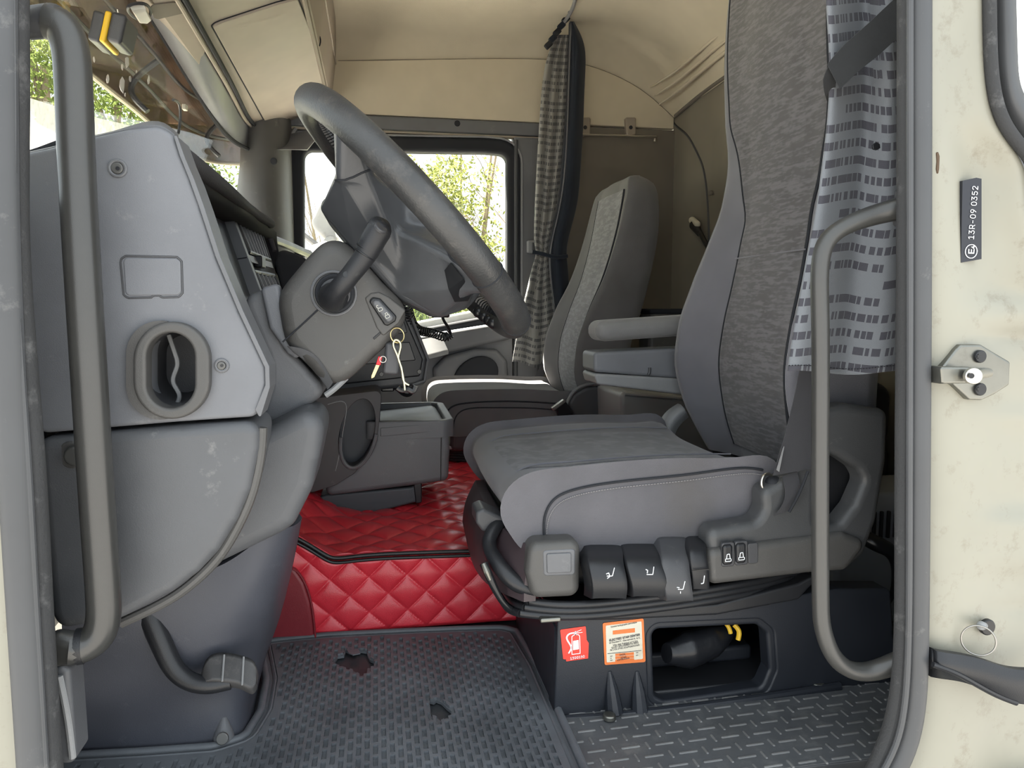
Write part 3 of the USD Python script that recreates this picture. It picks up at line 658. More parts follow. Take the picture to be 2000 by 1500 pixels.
bush(392, 360, 8.0, .5, 1100, .03, 33, 'small leafy tree peeking over the instrument hood', mat=LEAF1, name='leafy_tree', cat_='tree', nblob=9)
# ================================================================== driver's seat
def seat_back(xs, y0, half, wing, depth, n=44, seam_only=False):
    """xs: rows (z, x of the front centre, half width, wing forward, depth)."""
    secs = []
    for z, xf, hw, wg, dp in xs:
        q = []
        for a in np.linspace(-1, 1, n):                                     # front, near to far
            s = abs(a); w = wg * (max(0, (s - .50) / .5) ** 1.3 if s > .5 else 0)
            e = max(0, (s - .93) / .07)
            q.append((xf - w + e ** 2 * .03 + .006 * (1 - (s / .5) ** 2 if s < .5 else 0) * -1, y0 + hw * a, z))
        for a in np.linspace(1, -1, 22):
            s = abs(a); e = max(0, (s - .8) / .2)
            q.append((xf + dp - e ** 2 * .05, y0 + hw * a * .985, z + .0))
        secs.append(np.array(q))
    return loft(secs)
def interp_rows(tab, zs):
    tab = np.array(tab); return [(z, *[float(PchipInterpolator(tab[:, 0], tab[:, i])(z)) for i in range(1, tab.shape[1])]) for z in zs]
ds = Thing('driver_seat', "driver's seat in worn dark grey cloth with side levers, nearest to the open door", 'seat')
YC = .55
cprof = [(.258, .296), (.232, .325), (.219, .352), (.226, .378), (.252, .395), (.31, .400), (.40, .405), (.52, .407), (.62, .405), (.672, .402), (.682, .37), (.668, .332), (.59, .304), (.48, .293), (.36, .291)]
def cush(prof, y0, y1, dip, near_drop, zoff=0.0, n=90):
    base = spl(prof, n, closed=True); c = base.mean(0); secs = []
    ys = np.r_[y0, y0 + .004, y0 + .012, y0 + .025, np.linspace(y0 + .05, y1 - .05, 11), y1 - .025, y1 - .012, y1 - .004, y1]
    for y in ys:
        d = min(y - y0, y1 - y); k = 1 - .5 * max(0, 1 - d / .02) ** 2
        inn = np.clip(d / .02, 0, 1); ins = .022 * (1 - math.sqrt(max(0, 1 - (1 - inn) ** 2)))
        q = _inset(base, ins) if ins > 1e-5 else base.copy()
        s = (y - y0) / (y1 - y0); top = np.clip((q[:, 1] - .345) / .05, 0, 1)
        br = dip * (math.exp(-((s - .10) / .09) ** 2) + math.exp(-((s - .90) / .09) ** 2)) - dip * .9 * math.exp(-((s - .5) / .3) ** 4)
        q[:, 1] += top * br * np.clip((q[:, 0] - prof[2][0]) / .12, 0, 1) + zoff
        q[:, 0] += -.010 * math.sin(math.pi * s) * np.clip(1 - (q[:, 0] - prof[2][0]) / .1, 0, 1)
        secs.append(np.c_[q[:, 0], np.full(n, y), q[:, 1]])
    return loft(secs)
cu = ds.add('cushion', cush(cprof, .285, .815, .010, 0), SEATC, smooth=40)
# striped middle of the cushion, a hair proud of it
rows = []
for y in np.linspace(.405, .70, 9):
    s = (y - .285) / .53; br = -.009 * math.exp(-((s - .5) / .3) ** 4) + .010 * (math.exp(-((s - .10) / .09) ** 2) + math.exp(-((s - .90) / .09) ** 2))
    rows.append([(.236, y, .389), (.262, y, .3995 + br * .3), (.31, y, .4025 + br), (.40, y, .4075 + br), (.52, y, .4095 + br), (.62, y, .4075 + br), (.668, y, .4045 + br)])
ds.add('cushion_centre', sheet(rows, 30, 16, .004, (0, 0, -1)), SEATX, smooth=True, parent=cu)
seam = WW([(1063, 1050), (1064, 1010), (1078, 980), (1105, 962), (1200, 942), (1350, 926), (1455, 914), (1490, 918)], .2835)
ds.add('seam', tube(seam, .0022, 6, 60), SOFT, parent=cu)
st = spl(seam + np.array([.005, -.0005, -.010]), 110)
ds.add('stitching', cat([tube([st[i], st[i] + (st[i + 1] - st[i]) * .62], .0008, 5, 2, lin=True) for i in range(2, 108)]), flat('stitch_thread', (.26, .25, .25), .8), parent=cu, kind='stuff')
seam2 = [(.232, .40, .384), (.262, .398, .402), (.31, .395, .408), (.42, .392, .413), (.55, .392, .416), (.66, .395, .412)]
ds.add('centre_seam', tube(seam2, .0016, 6, 40), SEATB, parent=cu)
ds.add('centre_seam', tube([(x, 1.105 - y, z) for x, y, z in seam2], .0016, 6, 40), SEATB, parent=cu)
# backrest
tab = [(.345, .83, .235, .045, .10), (.40, .81, .25, .055, .12), (.47, .792, .258, .072, .13), (.567, .780, .262, .082, .14), (.64, .787, .262, .082, .14), (.74, .806, .258, .070, .14), (.84, .822, .250, .046, .13), (.93, .832, .243, .024, .12), (1.02, .830, .238, .010, .115), (1.12, .815, .235, .006, .11), (1.27, .805, .23, .004, .10), (1.42, .812, .225, .004, .09), (1.47, .82, .20, .002, .06)]
zs = np.r_[.345, .352, .365, np.linspace(.39, 1.43, 40), 1.45, 1.465, 1.475]
rr_ = interp_rows(tab + [(1.48, .835, .17, .0, .03)], zs)
bk = ds.add('backrest', seat_back(rr_, YC, 0, 0, 0), SEATB, smooth=40)
rows = []
for z, xf, hw, wg, dp in interp_rows(tab, np.linspace(.375, 1.44, 26)):
    k = .53 if z < .9 else np.interp(z, [.9, 1.1, 1.44], [.56, .80, .86])
    rows.append([(xf - wg * max(0, (abs(a) - .5) / .5) ** 1.3 - .0045 - .006 * (1 - (a / .5) ** 2 if abs(a) < .5 else 0), YC + hw * a, z) for a in np.linspace(-k, k, 15)])
ds.add('backrest_centre', sheet(rows, 30, 60, .003, (1, 0, 0)), SEATS, smooth=True, parent=bk)
for sgn in (-1, 1):
    ds.add('centre_seam', tube([np.array(r[14 if sgn > 0 else 0]) + (.002, 0, 0) for r in rows], .0035, 6, 70), SOFT, parent=bk)
z_ = .80; xr = float(np.interp(z_, [t[0] for t in tab], [t[1] for t in tab]))
ds.add('cross_seam', tube([(xr - .0085, YC + y, z_ + .0) for y in (-.14, 0, .14)], .0016, 6, 12), SEATB, parent=bk)
# base: front box with blank button, four levers, side cover with switches
YB = .245
bx = ds.add('base_front', pslab([(1036, 1060), (1136, 1056), (1134, 1168), (1040, 1172), (1028, 1120)], YB, .50, .014, .016, back=.012), GREYW)
ds.add('front_apron', sheet([[(.245, .262, .297), (.215, .35, .302), (.205, .55, .305), (.215, .74, .30)], [(.235, .262, .25), (.192, .35, .252), (.182, .55, .255), (.192, .74, .25)], [(.232, .262, .205), (.185, .35, .205), (.175, .55, .205), (.185, .74, .205)]], 20, 12, .02, (1, 0, 0)), plastic('maroon_dark_plastic', (.055, .04, .045), .45), parent=bx)
ds.add('button_frame', pslab([(1060, 1075), (1124, 1072), (1124, 1124), (1062, 1126)], YB - .0015, .01, .003, .006), GREY2, parent=bx)
ds.add('blank_button', pslab([(1068, 1082), (1116, 1080), (1116, 1118), (1069, 1120)], YB - .004, .01, .0015, .003), GREY2, parent=bx)
def lever(top, bot, w0, w1, Yt, Yb, icon, name='lever', mt=BLACK):
    """A curved paddle from (px, py) top edge to bottom lip."""
    (x0, y0), (x1, y1), (x2, y2) = top, bot[0], bot[1]
    L = []; 
    path = [(x0, y0, Yt + .06, w0), ((x0 * .6 + x1 * .4), y0 * .75 + y1 * .25, Yt + .012, w0), ((x0 + x1) / 2, (y0 + y1) / 2, (Yt + Yb) / 2, (w0 + w1) / 2), (x1, y1, Yb, w1), (x2, y2, Yb + .006, w1 * .96)]
    rows = [[W(x - w, y, Y + .002), W(x - w * .8, y - 1, Y), W(x, y - 1.5, Y - .001), W(x + w * .8, y - 1, Y), W(x + w, y, Y + .002)] for x, y, Y, w in path]
    return sheet(rows, 12, 20, .045, (0, 1, -.25), linv=False)
LV = [((1175, 1062), [(1190, 1138), (1189, 1170)], 36, 35, .235, .205), ((1247, 1060), [(1268, 1136), (1270, 1166)], 36, 37, .235, .205), ((1312, 1050), [(1326, 1160), (1328, 1174)], 28, 27, .225, .205), ((1358, 1047), [(1367, 1114), (1369, 1152)], 17, 17, .23, .212)]
ICON = [[[(-7, 8), (4, 8), (8, -8)], [(-8, 4), (-3, 2), (-1, 9), (-6, 13)]], [[(-7, 7), (5, 7), (7, -8)], [(-9, -3), (-5, -1), (-6, 5)]], [[(-6, 8), (4, 8), (8, -8)], [(-1, 12), (-1, 16)], [(-8, 4), (-3, 5)]], [[(-3, 8), (2, 7), (4, -8)]]]
ICAT = [(1192, 1117), (1270, 1115), (1330, 1143), (1372, 1132)]
for k, (a, b, w0, w1, Yt, Yb) in enumerate(LV):
    lv = ds.add('lever', lever(a, b, w0, w1, Yt, Yb, None), BLACK if k != 2 else DARK, smooth=40)
    Yi = (Yt * .28 + Yb * .72) - .0035 if k != 2 else Yb - .002
    lm_ = ds.parts[lv][1]
    ds.add('seat_symbol', decal(lm_, [[(ICAT[k][0] + x, ICAT[k][1] + y) for x, y in l] for l in ICON[k]], .0009), WHITEI, parent=lv)
ds.add('lever_split', tube(WW([(1351, 1115), (1368, 1113), (1384, 1112)], .207), .0012, 6, 8), BLACKG)
sc_out = [(1383, 1035), (1480, 1018), (1492, 995), (1490, 960), (1540, 930), (1572, 850), (1600, 800), (1660, 790), (1738, 800), (1735, 900), (1715, 1020), (1690, 1085), (1655, 1115), (1585, 1120), (1398, 1143), (1386, 1140)]
opening = [(1598, 878), (1640, 893), (1678, 918), (1690, 940), (1668, 990), (1640, 1025), (1606, 1032), (1594, 1020)]
scv = ds.add('side_cover', pslab(sc_out, YB - .01, .04, .014, .012, holes=[opening], hr=.01), plastic('side_cover_grey', (.07, .072, .075), .45, dust=.3, dthr=.62))
ds.add('cover_well', pslab([(1550, 870), (1700, 870), (1700, 1040), (1550, 1040)], YB + .05, .01, .002), BLACK, parent=scv)
ds.add('lower_rail', pslab([(1383, 1075), (1480, 1060), (1590, 1048), (1650, 1040), (1700, 1060), (1655, 1116), (1585, 1121), (1397, 1144), (1385, 1141)], YB - .02, .03, .012, .008), GREYW, parent=scv)
def rocker(px, py, s, mat, Y=YB - .023, icon=True):
    r = ds.add('switch', pslab([(px - 9 * s, py - 20), (px + 10 * s, py - 22), (px + 10 * s, py + 17), (px - 9 * s, py + 19)], Y - .004, .012, .004, .004), mat, parent=scv)
    return r
for px, py in ((1422, 1086), (1448, 1083)):
    ds.add('switch_bezel', pslab([(px - 12, py - 25), (px + 13, py - 27), (px + 13, py + 20), (px - 12, py + 22)], YB - .0222, .006, .002, .004), DARK, parent=scv)
    rocker(px, py, 1, BLACK)
    ic = [[(-5, 9), (6, 8), (6, 3), (-5, 4), (-5, 9)], [(-3, 3), (-2, -5), (3, -6), (4, 2)]]
    ds.add('switch_symbol', cat([tube(WW([(px + x, py + 2 + y) for x, y in l], YB - .0275), .0008, 5, 4 * len(l), lin=True) for l in ic]), WHITEI, parent=scv)
ds.add('blank_switch', pslab([(1461, 1062), (1481, 1060), (1481, 1100), (1462, 1102)], YB - .0222, .006, .0015, .004), DARK, parent=scv)
# suspension rings below the base, bellows, rails
def rring(z, g, r):
    return [(.245 + g, YB + .03, z + .004), (.232 + g, YB + .06, z), (.225 + g, .40, z), (.225 + g, .55, z), (.24 + g, .62, z)], [(.245 + g, YB + .03, z + .004), (.30, YB + .012, z + .001), (.45, YB + .008, z + .004), (.62, YB + .02, z + .012), (.80, YB + .06, z + .02)]
for k, z in enumerate((.196, .186, .176)):
    a, b = rring(z, -.008 * k, .006)
    ds.add('bellows_ring', cat(tube(a, .007, 8, 30), tube(b, .007, 8, 40)), BLACK, smooth=50)
ds.add('suspension_plate', pslab([(1050, 1203), (1200, 1196), (1400, 1180), (1560, 1140), (1600, 1120), (1600, 1128), (1560, 1172), (1400, 1202), (1200, 1212), (1060, 1214)], YB + .012, .42, .006, .004), BLACK)
ds.add('underframe', rbox((.50, .55, .245), (.56, .46, .09), .02), BLACK)
ds.add('lift_bar', tube([W(1000, 1010, .40), W(968, 1030, .36), W(955, 1062, .34), W(975, 1105, .30), W(1010, 1140, .275), W(1050, 1155, .27)], [.008, .012, .013, .014, .014, .010], 12, 50), BLACK, smooth=50)
ds.add('lift_grip', pslab([(930, 1000), (945, 993), (985, 1012), (985, 1030), (958, 1042), (942, 1038), (930, 1022)], .36, .06, .006, .004), DARK)
ds.add('slide_lever', tube(WW([(944, 1100, .29), (955, 1125, .285), (972, 1160, .285), (995, 1188, .29), (1030, 1197, .31), (1045, 1196, .34)]), [.0075, .007, .0055, .005, .005, .005], 10, 40), BLACKG, smooth=50)
ds.add('slide_lever_tip', tube(WW([(944, 1100, .285), (950, 1115, .282), (957, 1132, .281)]), [.004, .006, .004], 10, 14), STEELD)
# far recliner cover
ds.add('recliner_cover', sheet([WW([(1288, 868), (1300, 815), (1330, 790)], .84), WW([(1300, 868), (1314, 822), (1338, 800)], .825), WW([(1312, 870), (1325, 835), (1345, 815)], .84)], 14, 10, .02, (0, 1, 0)), GREYL)
ds.build()

# arm rest box on the far side of the seat
ab = Thing('armrest_box', 'grey armrest box with a cloth pad on top, between the two seats', 'armrest')
yA = .86
def xz(px, py, Y): w = W(px, py, Y); return (w[0], w[2])
ab.add('pad', rbox((.70, yA + .05, .640), (.33, .105, .052), .024, R=trimesh.transformations.rotation_matrix(-.06, (0, 1, 0))[:3, :3]), ARMF, smooth=45)
ab.add('box', pslab([(1160, 688), (1355, 679), (1355, 742), (1160, 727)], yA, .10, .008, .006), GREY)
ab.add('lower_tray', pslab([(1160, 729), (1355, 741), (1355, 775), (1330, 771), (1166, 751)], yA - .004, .11, .006, .004), GREYL)
ab.add('latch', tube(WW([(1269, 718), (1268, 728), (1266, 732)], yA - .003), .004, 8, 10), DARK)
ab.build()

# ================================================================== pedestal with its stickers
YP = .262
pdp = poly2([xz(*q, YP) for q in [(1090, 1196), (1200, 1192), (1500, 1172), (1640, 1150), (1740, 1150), (1752, 1340), (1640, 1345), (1600, 1352), (1300, 1398), (1240, 1392), (1205, 1396), (1100, 1408), (1082, 1395), (1086, 1300)]], .012)
hole = poly2([xz(*q, YP) for q in [(1276, 1232), (1480, 1222), (1500, 1238), (1505, 1310), (1490, 1345), (1300, 1372), (1280, 1362)]], .012)
pe = Thing('seat_pedestal', "black moulded pedestal under the driver's seat with an open storage well", 'seat base')
bevel_hole = hole.buffer(.012)
pe.add('front_shell', extr(pdp.difference(bevel_hole), .04, .012, o=(0, YP + .04, 0)), PEDM)
pe.add('well_rim', extr(bevel_hole.buffer(.006).difference(hole), .03, .008, o=(0, YP + .034, 0)), PEDM)
pe.add('well', cat(rbox((.60, .45, .006), (.36, .32, .010), .004), rbox((.60, .61, .06), (.36, .012, .12), .004), rbox((.435, .45, .06), (.012, .32, .12), .004), rbox((.775, .45, .06), (.012, .32, .12), .004)), BLACK)
pe.add('well_step', rbox((.585, .42, .025), (.24, .10, .03), .008), PEDM)
pe.add('end_panel', extr(sg.box(.27, .0, .62, .155), .012, .004, o=(.298, 0, 0), u=(0, 1, 0), v=(0, 0, 1), n=(-1, 0, 0)), PEDM)
pe.add('top', rbox((.55, .45, .150), (.52, .36, .014), .005), BLACK)
for x0, x1 in ((1190, 1200), (1243, 1250)):
    pe.add('moulded_rib', tube(WW([(x0, 1310, YP + .002), (x0 + (x1 - x0) * .5, 1350, YP - .002), (x1, 1392, YP - .008)]), [.004, .012, .016], 10, 16), PEDM)
pe.add('foot_flange', tube(WW([(1100, 1406, YP - .006), (1170, 1402, YP - .010), (1240, 1395, YP - .012), (1400, 1376, YP - .01), (1640, 1340, YP - .004)]), .008, 10, 40), PEDM)
for px, py in ((1190, 1403), (1597, 1341)):
    pe.add('floor_bolt', disc(PZ(px, py, .004) + (0, -.0, 0), (0, 0, 1), .011, .008, bev=.003), STEELD)
pe.add('rail_catch', rbox(W(1072, 1205, YP + .0), (.035, .03, .008), .003), STEELD)
pe.build()
def sticker(pts, Y, mat, t=.0008, r=.002): return pslab(pts, Y, t, 0, r)
YT = YP - .0012
ux = np.array([1, 0, 0.]); 
s1 = Thing('sticker', 'red fire extinguisher sticker on the black seat pedestal', 'sticker')
s1.add('backing', cat(sticker([(1094, 1230), (1144, 1223), (1146, 1250), (1150, 1256), (1149, 1283), (1140, 1286), (1100, 1288), (1098, 1270)], YT, REDS)), REDS)
s1.add('torn_strip', sticker([(1104, 1281), (1149, 1277), (1149, 1286), (1106, 1292)], YT - .0003, REDS, r=.0008), REDS)
def pl(l, r, Y=YT - .0006): return tube(WW(l, Y), r, 6, 6 * len(l), rv=.0004, up=(1, 0, 0))
def sline(l, w, Y=YT - .0003):
    g = sg.LineString([xz(*q, Y) for q in l]).buffer(w, cap_style='round'); return extr(g, .0005, 0, o=(0, Y, 0))
s1.add('symbol', cat(sline([(1117, 1248), (1117, 1243), (1121, 1240), (1129, 1239), (1132, 1242), (1133, 1276), (1117, 1278), (1117, 1248)], .0007), sline(spl([(1122, 1236), (1112, 1238), (1107, 1244), (1109, 1252), (1115, 1262), (1115, 1268), (1111, 1275)], 24), .0014), sline([(1124, 1239), (1124, 1234)], .0014), sline([(1125, 1234), (1135, 1230)], .0006), sline([(1126, 1236), (1137, 1235)], .0006)), PINKW)
s1.add('symbol_panel', sticker([(1119, 1252), (1130, 1250), (1131, 1268), (1119, 1270)], YT - .0005, PINKW, r=0), PINKW)
s1.add('number', text('1300150', .0042, W(1113, 1288.5, YT - .0010), (.997, 0, .07), (-.07, 0, .997), .0004, True), WHITEI)
s1.build()
s2 = Thing('sticker', 'orange edged white service sticker beside the storage well of the seat pedestal', 'sticker')
o2 = [(1177, 1215), (1257, 1207), (1262, 1296), (1181, 1300)]
s2.add('backing', sticker([(1177, 1217), (1257, 1208), (1261, 1293), (1181, 1299)], YT, ORANGE, r=.003), ORANGE)
s2.add('paper', sticker([(1183, 1222), (1253, 1213.5), (1256, 1287), (1185, 1294)], YT - .0005, PAPER, r=.002), PAPER)
for b4 in ([(1197, 1232), (1240, 1227), (1240, 1235), (1197, 1239.5)], [(1202, 1277), (1238, 1274), (1238, 1279), (1202, 1281.5)], [(1202, 1282.5), (1238, 1280), (1238, 1285), (1202, 1287)], [(1202, 1288), (1238, 1286), (1239, 1289), (1202, 1292.5)]):
    s2.add('bar', sticker(b4, YT - .0010, ORANGE, r=0), ORANGE)
uu, vv = np.array([.994, 0, .098]), np.array([-.098, 0, .994])
uu /= np.linalg.norm(uu); vv /= np.linalg.norm(vv)
tx = []
for s, h, px, py, wpx in [('Control tachygraphe périodique', .0024, 1193, 1226, 50), ('ELECTRIC STAR CENTER', .0037, 1190, 1253, 59), ('di Fiordini F.-Giovannini E. & C.', .0026, 1190, 1257.5, 60), ('Via dei Fabbri n°150', .0029, 1197, 1262, 48), ('41057 SPILAMBERTO (MO)', .0030, 1194, 1267, 52), ('N.I.VA IT01.01692800368', .0029, 1192, 1271.5, 56)]:
    o = W(px, py, YT - .0012); t = text(s, h, o, uu, vv, .0003, s.isupper() and h > .0035); w = (W(px + wpx, py, YT)[0] - o[0]); k = w / (t.bounds[1][0] - t.bounds[0][0])
    t.vertices = o + (t.vertices - o) @ np.diag([k, 1, 1]); tx.append(t)
for s, h, px, py in [('w=', .0022, 1192, 1283), ('l=', .0022, 1192, 1287), ('km', .0022, 1192, 1291), ('4624', .0030, 1210, 1281), ('3142', .0030, 1212, 1286.5), ('12/05/2020', .0028, 1205, 1291), ('imp', .0018, 1242, 1276), ('mm', .0018, 1242, 1281)]:
    tx.append(text(s, h, W(px, py, YT - .0013), uu, vv, .0003))
tx.append(sline([(1187, 1276.5), (1252, 1270.5)], .0003, YT - .0009))
s2.add('lettering', cat(tx), INK, smooth=False)
s2.build()
# dark torch with yellow straps lying in the well
tc = Thing('torch', 'dark rubber torch with yellow straps inside the pedestal storage well', 'torch')
tc.add('body', tube([(.50, .30, .075), (.54, .31, .072), (.60, .32, .082), (.64, .33, .098)], [.018, .034, .030, .012], 14, 30, rv=[.016, .028, .024, .010]), plastic('wet_black', (.012, .013, .016), .3, grain=.5, gs=120))
tc.add('strap', tube([(.628, .30, .118), (.635, .295, .108), (.633, .293, .092)], .0045, 8, 12), YELLOW)
tc.add('strap', tube([(.612, .31, .122), (.619, .303, .113), (.622, .30, .102)], .004, 8, 12), YELLOW)
tc.build()

# ================================================================== right grab handle, belts, curtain
gh = Thing('grab_handle', 'grey curved tube grab handle in front of the curtain, right side of the doorway', 'grab handle')
gh.add('tube', tube(WW([(1775, 400, .03), (1752, 408, .035), (1715, 418, .045), (1655, 440, .05), (1615, 472, .05), (1602, 520, .05), (1602, 620, .05), (1602, 900, .05), (1603, 1180, .05), (1606, 1220, .05), (1625, 1276, .05), (1662, 1308, .05), (1705, 1310, .047), (1745, 1297, .038), (1770, 1288, .03)]), [.0165, .0145, .0122, .0122, .0122, .0122, .0122, .0122, .0122, .0122, .0122, .0125, .015, .0165], 16, 110), HANDLE, smooth=60)
gh.add('end_plate', rbox(W(1766, 404, .03), (.014, .03, .05), .004), DARK)
gh.add('end_plate', rbox(W(1768, 1290, .03), (.014, .03, .05), .004), DARK)
gh.build()

def drape(edgeL, edgeR, folds, Y, zpx, n=64, rows=30, wav=0.0, seed=1):
    """Cloth between two edges (functions of py) with fold profile folds(s, f)."""
    out = []
    for py in zpx:
        f = (py - zpx[0]) / (zpx[-1] - zpx[0]); l, r = edgeL(py), edgeR(py)
        out.append([W(l + (r - l) * s, py + wav * math.sin(s * 7 + 1) * f * f, Y + folds(s, f)) for s in np.linspace(0, 1, 41)])
    return out
Lx = lambda py: float(PchipInterpolator([-430, -60, 0, 150, 230, 300, 400, 500, 600, 700, 760], [1604, 1612, 1615, 1622, 1618, 1610, 1597, 1578, 1560, 1543, 1536])(py))
Rx = lambda py: 1772.0
def foldsA(s, f):
    f = max(0, (f - .31) / .69)
    a = .030 * math.exp(-((s - .05) / .16) ** 2) * (1 - .25 * f) + .034 * math.exp(-((s - .80) / .20) ** 2) * (1 - .6 * f) - .022 * math.exp(-((s - .46) / .15) ** 2) * (1 - .5 * f)
    return -a + .012 * math.sin(s * 9 + f * 3) * f * .6
zp = [-420, -240, -60, 40, 130, 200, 260, 330, 420, 510, 600, 660, 700, 728]
m_, st_ = sheet(drape(Lx, Rx, foldsA, .165, zp, wav=-4), 110, 130, .003, (0, 1, 0), uv=2)
dc = Thing('curtain', "near grey block-patterned curtain hanging beside the driver's backrest", 'curtain')
cp = dc.add('cloth', m_, CURT, uv=st_)
hem = [W(Lx(722) + (1772 - Lx(722)) * s, 717 + -4 * math.sin(s * 7 + 1) * .95 - 0, .165 + foldsA(s, .97) - .0015) for s in np.linspace(0, 1, 41)]
dc.add('hem_stitch', cat([tube([hem[i], np.array(hem[i]) * .4 + np.array(hem[i + 1]) * .6], .0006, 4, 2, lin=True) for i in range(0, 40)]), SOFT, parent=cp, kind='stuff')
dc.add('torn_hole', pslab([(1705, 283), (1712, 277), (1719, 281), (1720, 289), (1713, 293), (1706, 291)], .122, .003, .001, .001), BLACK, parent=cp, label='small burnt hole in the cloth')
dc.build()
def strap(path, w, t=.0016, n=40, wdir=None):
    """Flat webbing along path; w is half width, wdir the width direction at each point."""
    p = spl(path, n); wd = spl(wdir, n, lin=True) if np.ndim(wdir) == 2 else np.tile(np.asarray(wdir, float), (n, 1))
    wd = wd / np.linalg.norm(wd, axis=1, keepdims=True); ww = np.interp(np.linspace(0, 1, n), np.linspace(0, 1, np.size(w)), np.atleast_1d(w))[:, None]
    tg = np.gradient(p, axis=0); nn = np.cross(tg, wd); nn /= np.linalg.norm(nn, axis=1, keepdims=True)
    secs = [np.array([p[i] - wd[i] * ww[i] - nn[i] * t / 2, p[i] + wd[i] * ww[i] - nn[i] * t / 2, p[i] + wd[i] * ww[i] + nn[i] * t / 2, p[i] - wd[i] * ww[i] + nn[i] * t / 2]) for i in range(n)]
    return loft(secs)
sb = Thing('seat_belt', "driver's dark seat belt crossing the near curtain and ending at the seat's buckle ring", 'seat belt')
w1 = W(1640, 120, .10) - W(1658, 160, .10)
sb.add('shoulder_webbing', strap([W(1628, 150, .118), W(1660, 116, .108), W(1700, 82, .103), W(1740, 45, .095), W(1775, 12, .08)], [.0200, .0215, .0225, .0225, .022], wdir=(-.55, 0, .83)), BELT)
sb.add('wrapped_webbing', strap([W(1630, 128, .122), W(1622, 150, .128), W(1620, 172, .14), W(1622, 196, .165)], [.010, .011, .009, .006], wdir=(1, 0, .2)), BELT)
sb.add('lap_webbing', strap([W(1588, 700, .235), W(1575, 780, .235), W(1562, 850, .232), W(1548, 922, .228)], [.021, .024, .029, .036], wdir=(1, 0, .12)), BELT2)
sb.add('torn_label', pslab([(1517, 918), (1530, 876), (1532, 872), (1522, 922)], .222, .002, 0), GREYL)
sb.add('buckle_ring', ring(W(1499, 942, .255), (.35, -1, .1), .0145, .003), STEEL, smooth=60)
sb.add('anchor', rbox(W(1516, 950, .255), (.038, .03, .035), .012), SOFT)
sb.add('tail_webbing', strap([W(1542, 925, .235), W(1548, 960, .225), W(1540, 985, .225), W(1526, 1002, .228)], .014, wdir=(1, 0, .3)), BELT2)
sb.add('tongue', tube(WW([(1578, 920), (1560, 965), (1541, 1000)], .215), .0025, 8, 14), SOFT)
sb.build()
one('belt_buckle', "driver's belt buckle with a sunlit copper edge standing up behind the seat cushion", 'belt buckle', cat(extr(poly2([xz(*q, .84) for q in [(1248, 858), (1273, 838), (1292, 855), (1284, 872), (1252, 872)]], .002), .02, .003, o=(0, .86, 0))), BLACKG)

# ================================================================== fittings on the cream post
def onpost(px, py, h=.0): return W(px, py, -.004 - h)
lb = Thing('label', 'black E4 approval label with white numbers on the cream door post', 'label')
YL = .0055
lb.add('backing', pslab([(1880, 353), (1907, 347), (1917, 349), (1917, 506), (1877, 513)], YL, .012, 0, 0), LABELB)
tb_ = []
o = W(1901.5, 469, YL - .0006); t = text('13R-09 0352', .0090, o, (0.02, 0, 1), (-1, 0, .02), .0005, False)
wz = W(1901, 365, YL)[2] - W(1901, 469, YL)[2]; k = wz / (t.bounds[1][2] - t.bounds[0][2]); t.vertices = o + (t.vertices - o) @ np.diag([1, 1, k]); tb_.append(t)
c = W(1896.5, 491, YL - .0004); tb_.append(trimesh.Trimesh(*(lambda m: (m.vertices, m.faces))(extr(sg.Point(0, 0).buffer(.0098).difference(sg.Point(0, 0).buffer(.0086)), .0006, 0, o=c)), process=False))
tb_.append(text('E', .0092, W(1902, 497, YL - .0006), (0, 0, 1), (-1, 0, 0), .0005, True)); tb_.append(text('4', .0052, W(1903, 486.5, YL - .0006), (0, 0, 1), (-1, 0, 0), .0005, True))
lb.add('lettering', cat(tb_), WHITEI, smooth=False)
lb.build()
sk = Thing('latch_striker', 'worn zinc door latch striker with a bolt on the cream door post', 'latch')
YK = -.008
sk.add('plate', pslab([(1841, 716), (1868, 682), (1878, 673), (1917, 673), (1945, 690), (1974, 707), (1972, 752), (1944, 770), (1918, 782), (1893, 781), (1862, 752), (1838, 742)], YK, .02, .003, .004), STEELD)
sk.add('bridge', pslab([(1838, 716), (1898, 717), (1902, 749), (1840, 750)], YK - .022, .008, .003, .003), STEELD)
sk.add('bridge_side', pslab([(1836, 716), (1848, 716), (1849, 750), (1837, 750)], YK - .018, .02, .002), STEELD)
for py in (696, 760):
    b = sk.add('bolt', disc(W(1911, py, YK + .001), (0, -1, 0), .0088, .0055, bev=.0015), BLACK)
    q = W(1911, py, YK - .005)
    star = sg.Polygon([(q[0] + (.0034 if i % 2 else .0020) * math.cos(i * math.pi / 6), q[2] + (.0034 if i % 2 else .0020) * math.sin(i * math.pi / 6)) for i in range(12)])
    sk.add('bolt_socket', extr(star, .0006, 0, o=(0, q[1], 0)), BLACKG, parent=b)
pn = sk.add('striker_pin', tube([W(1930, 728, YK), W(1900, 733, YK - .030)], .0065, 16, 6, lin=True), STEEL, smooth=50)
sk.add('pin_head', disc(W(1898, 734, YK - .030), (-.35, -1, 0), .0112, .007, bev=.002), STEEL, parent=pn)
q = W(1897, 734, YK - .038); sk.add('pin_socket', disc(q, (-.35, -1, 0), .0035, .0009), BLACK, parent=pn)
sk.build()
rp = Thing('ring_pull', 'thin steel split ring hanging from a black hole in the cream door post', 'ring')
rp.add('grommet', disc(W(1925, 1223, .002), (0, -1, 0), .012, .006, bev=.002), BLACKG)
rp.add('stem', balls([(*W(1922, 1222, -.004), .005), (*W(1917, 1222, -.014), .0065)]), GREYL, smooth=60)
rp.add('split_ring', ring(W(1911, 1251, -.018), (-.55, -.8, .05), .0215, .0013, 48, 8), STEELR, smooth=60)
rp.build()
ck = Thing('door_strap', 'black rubber check strap folded across the cream door post', 'strap')
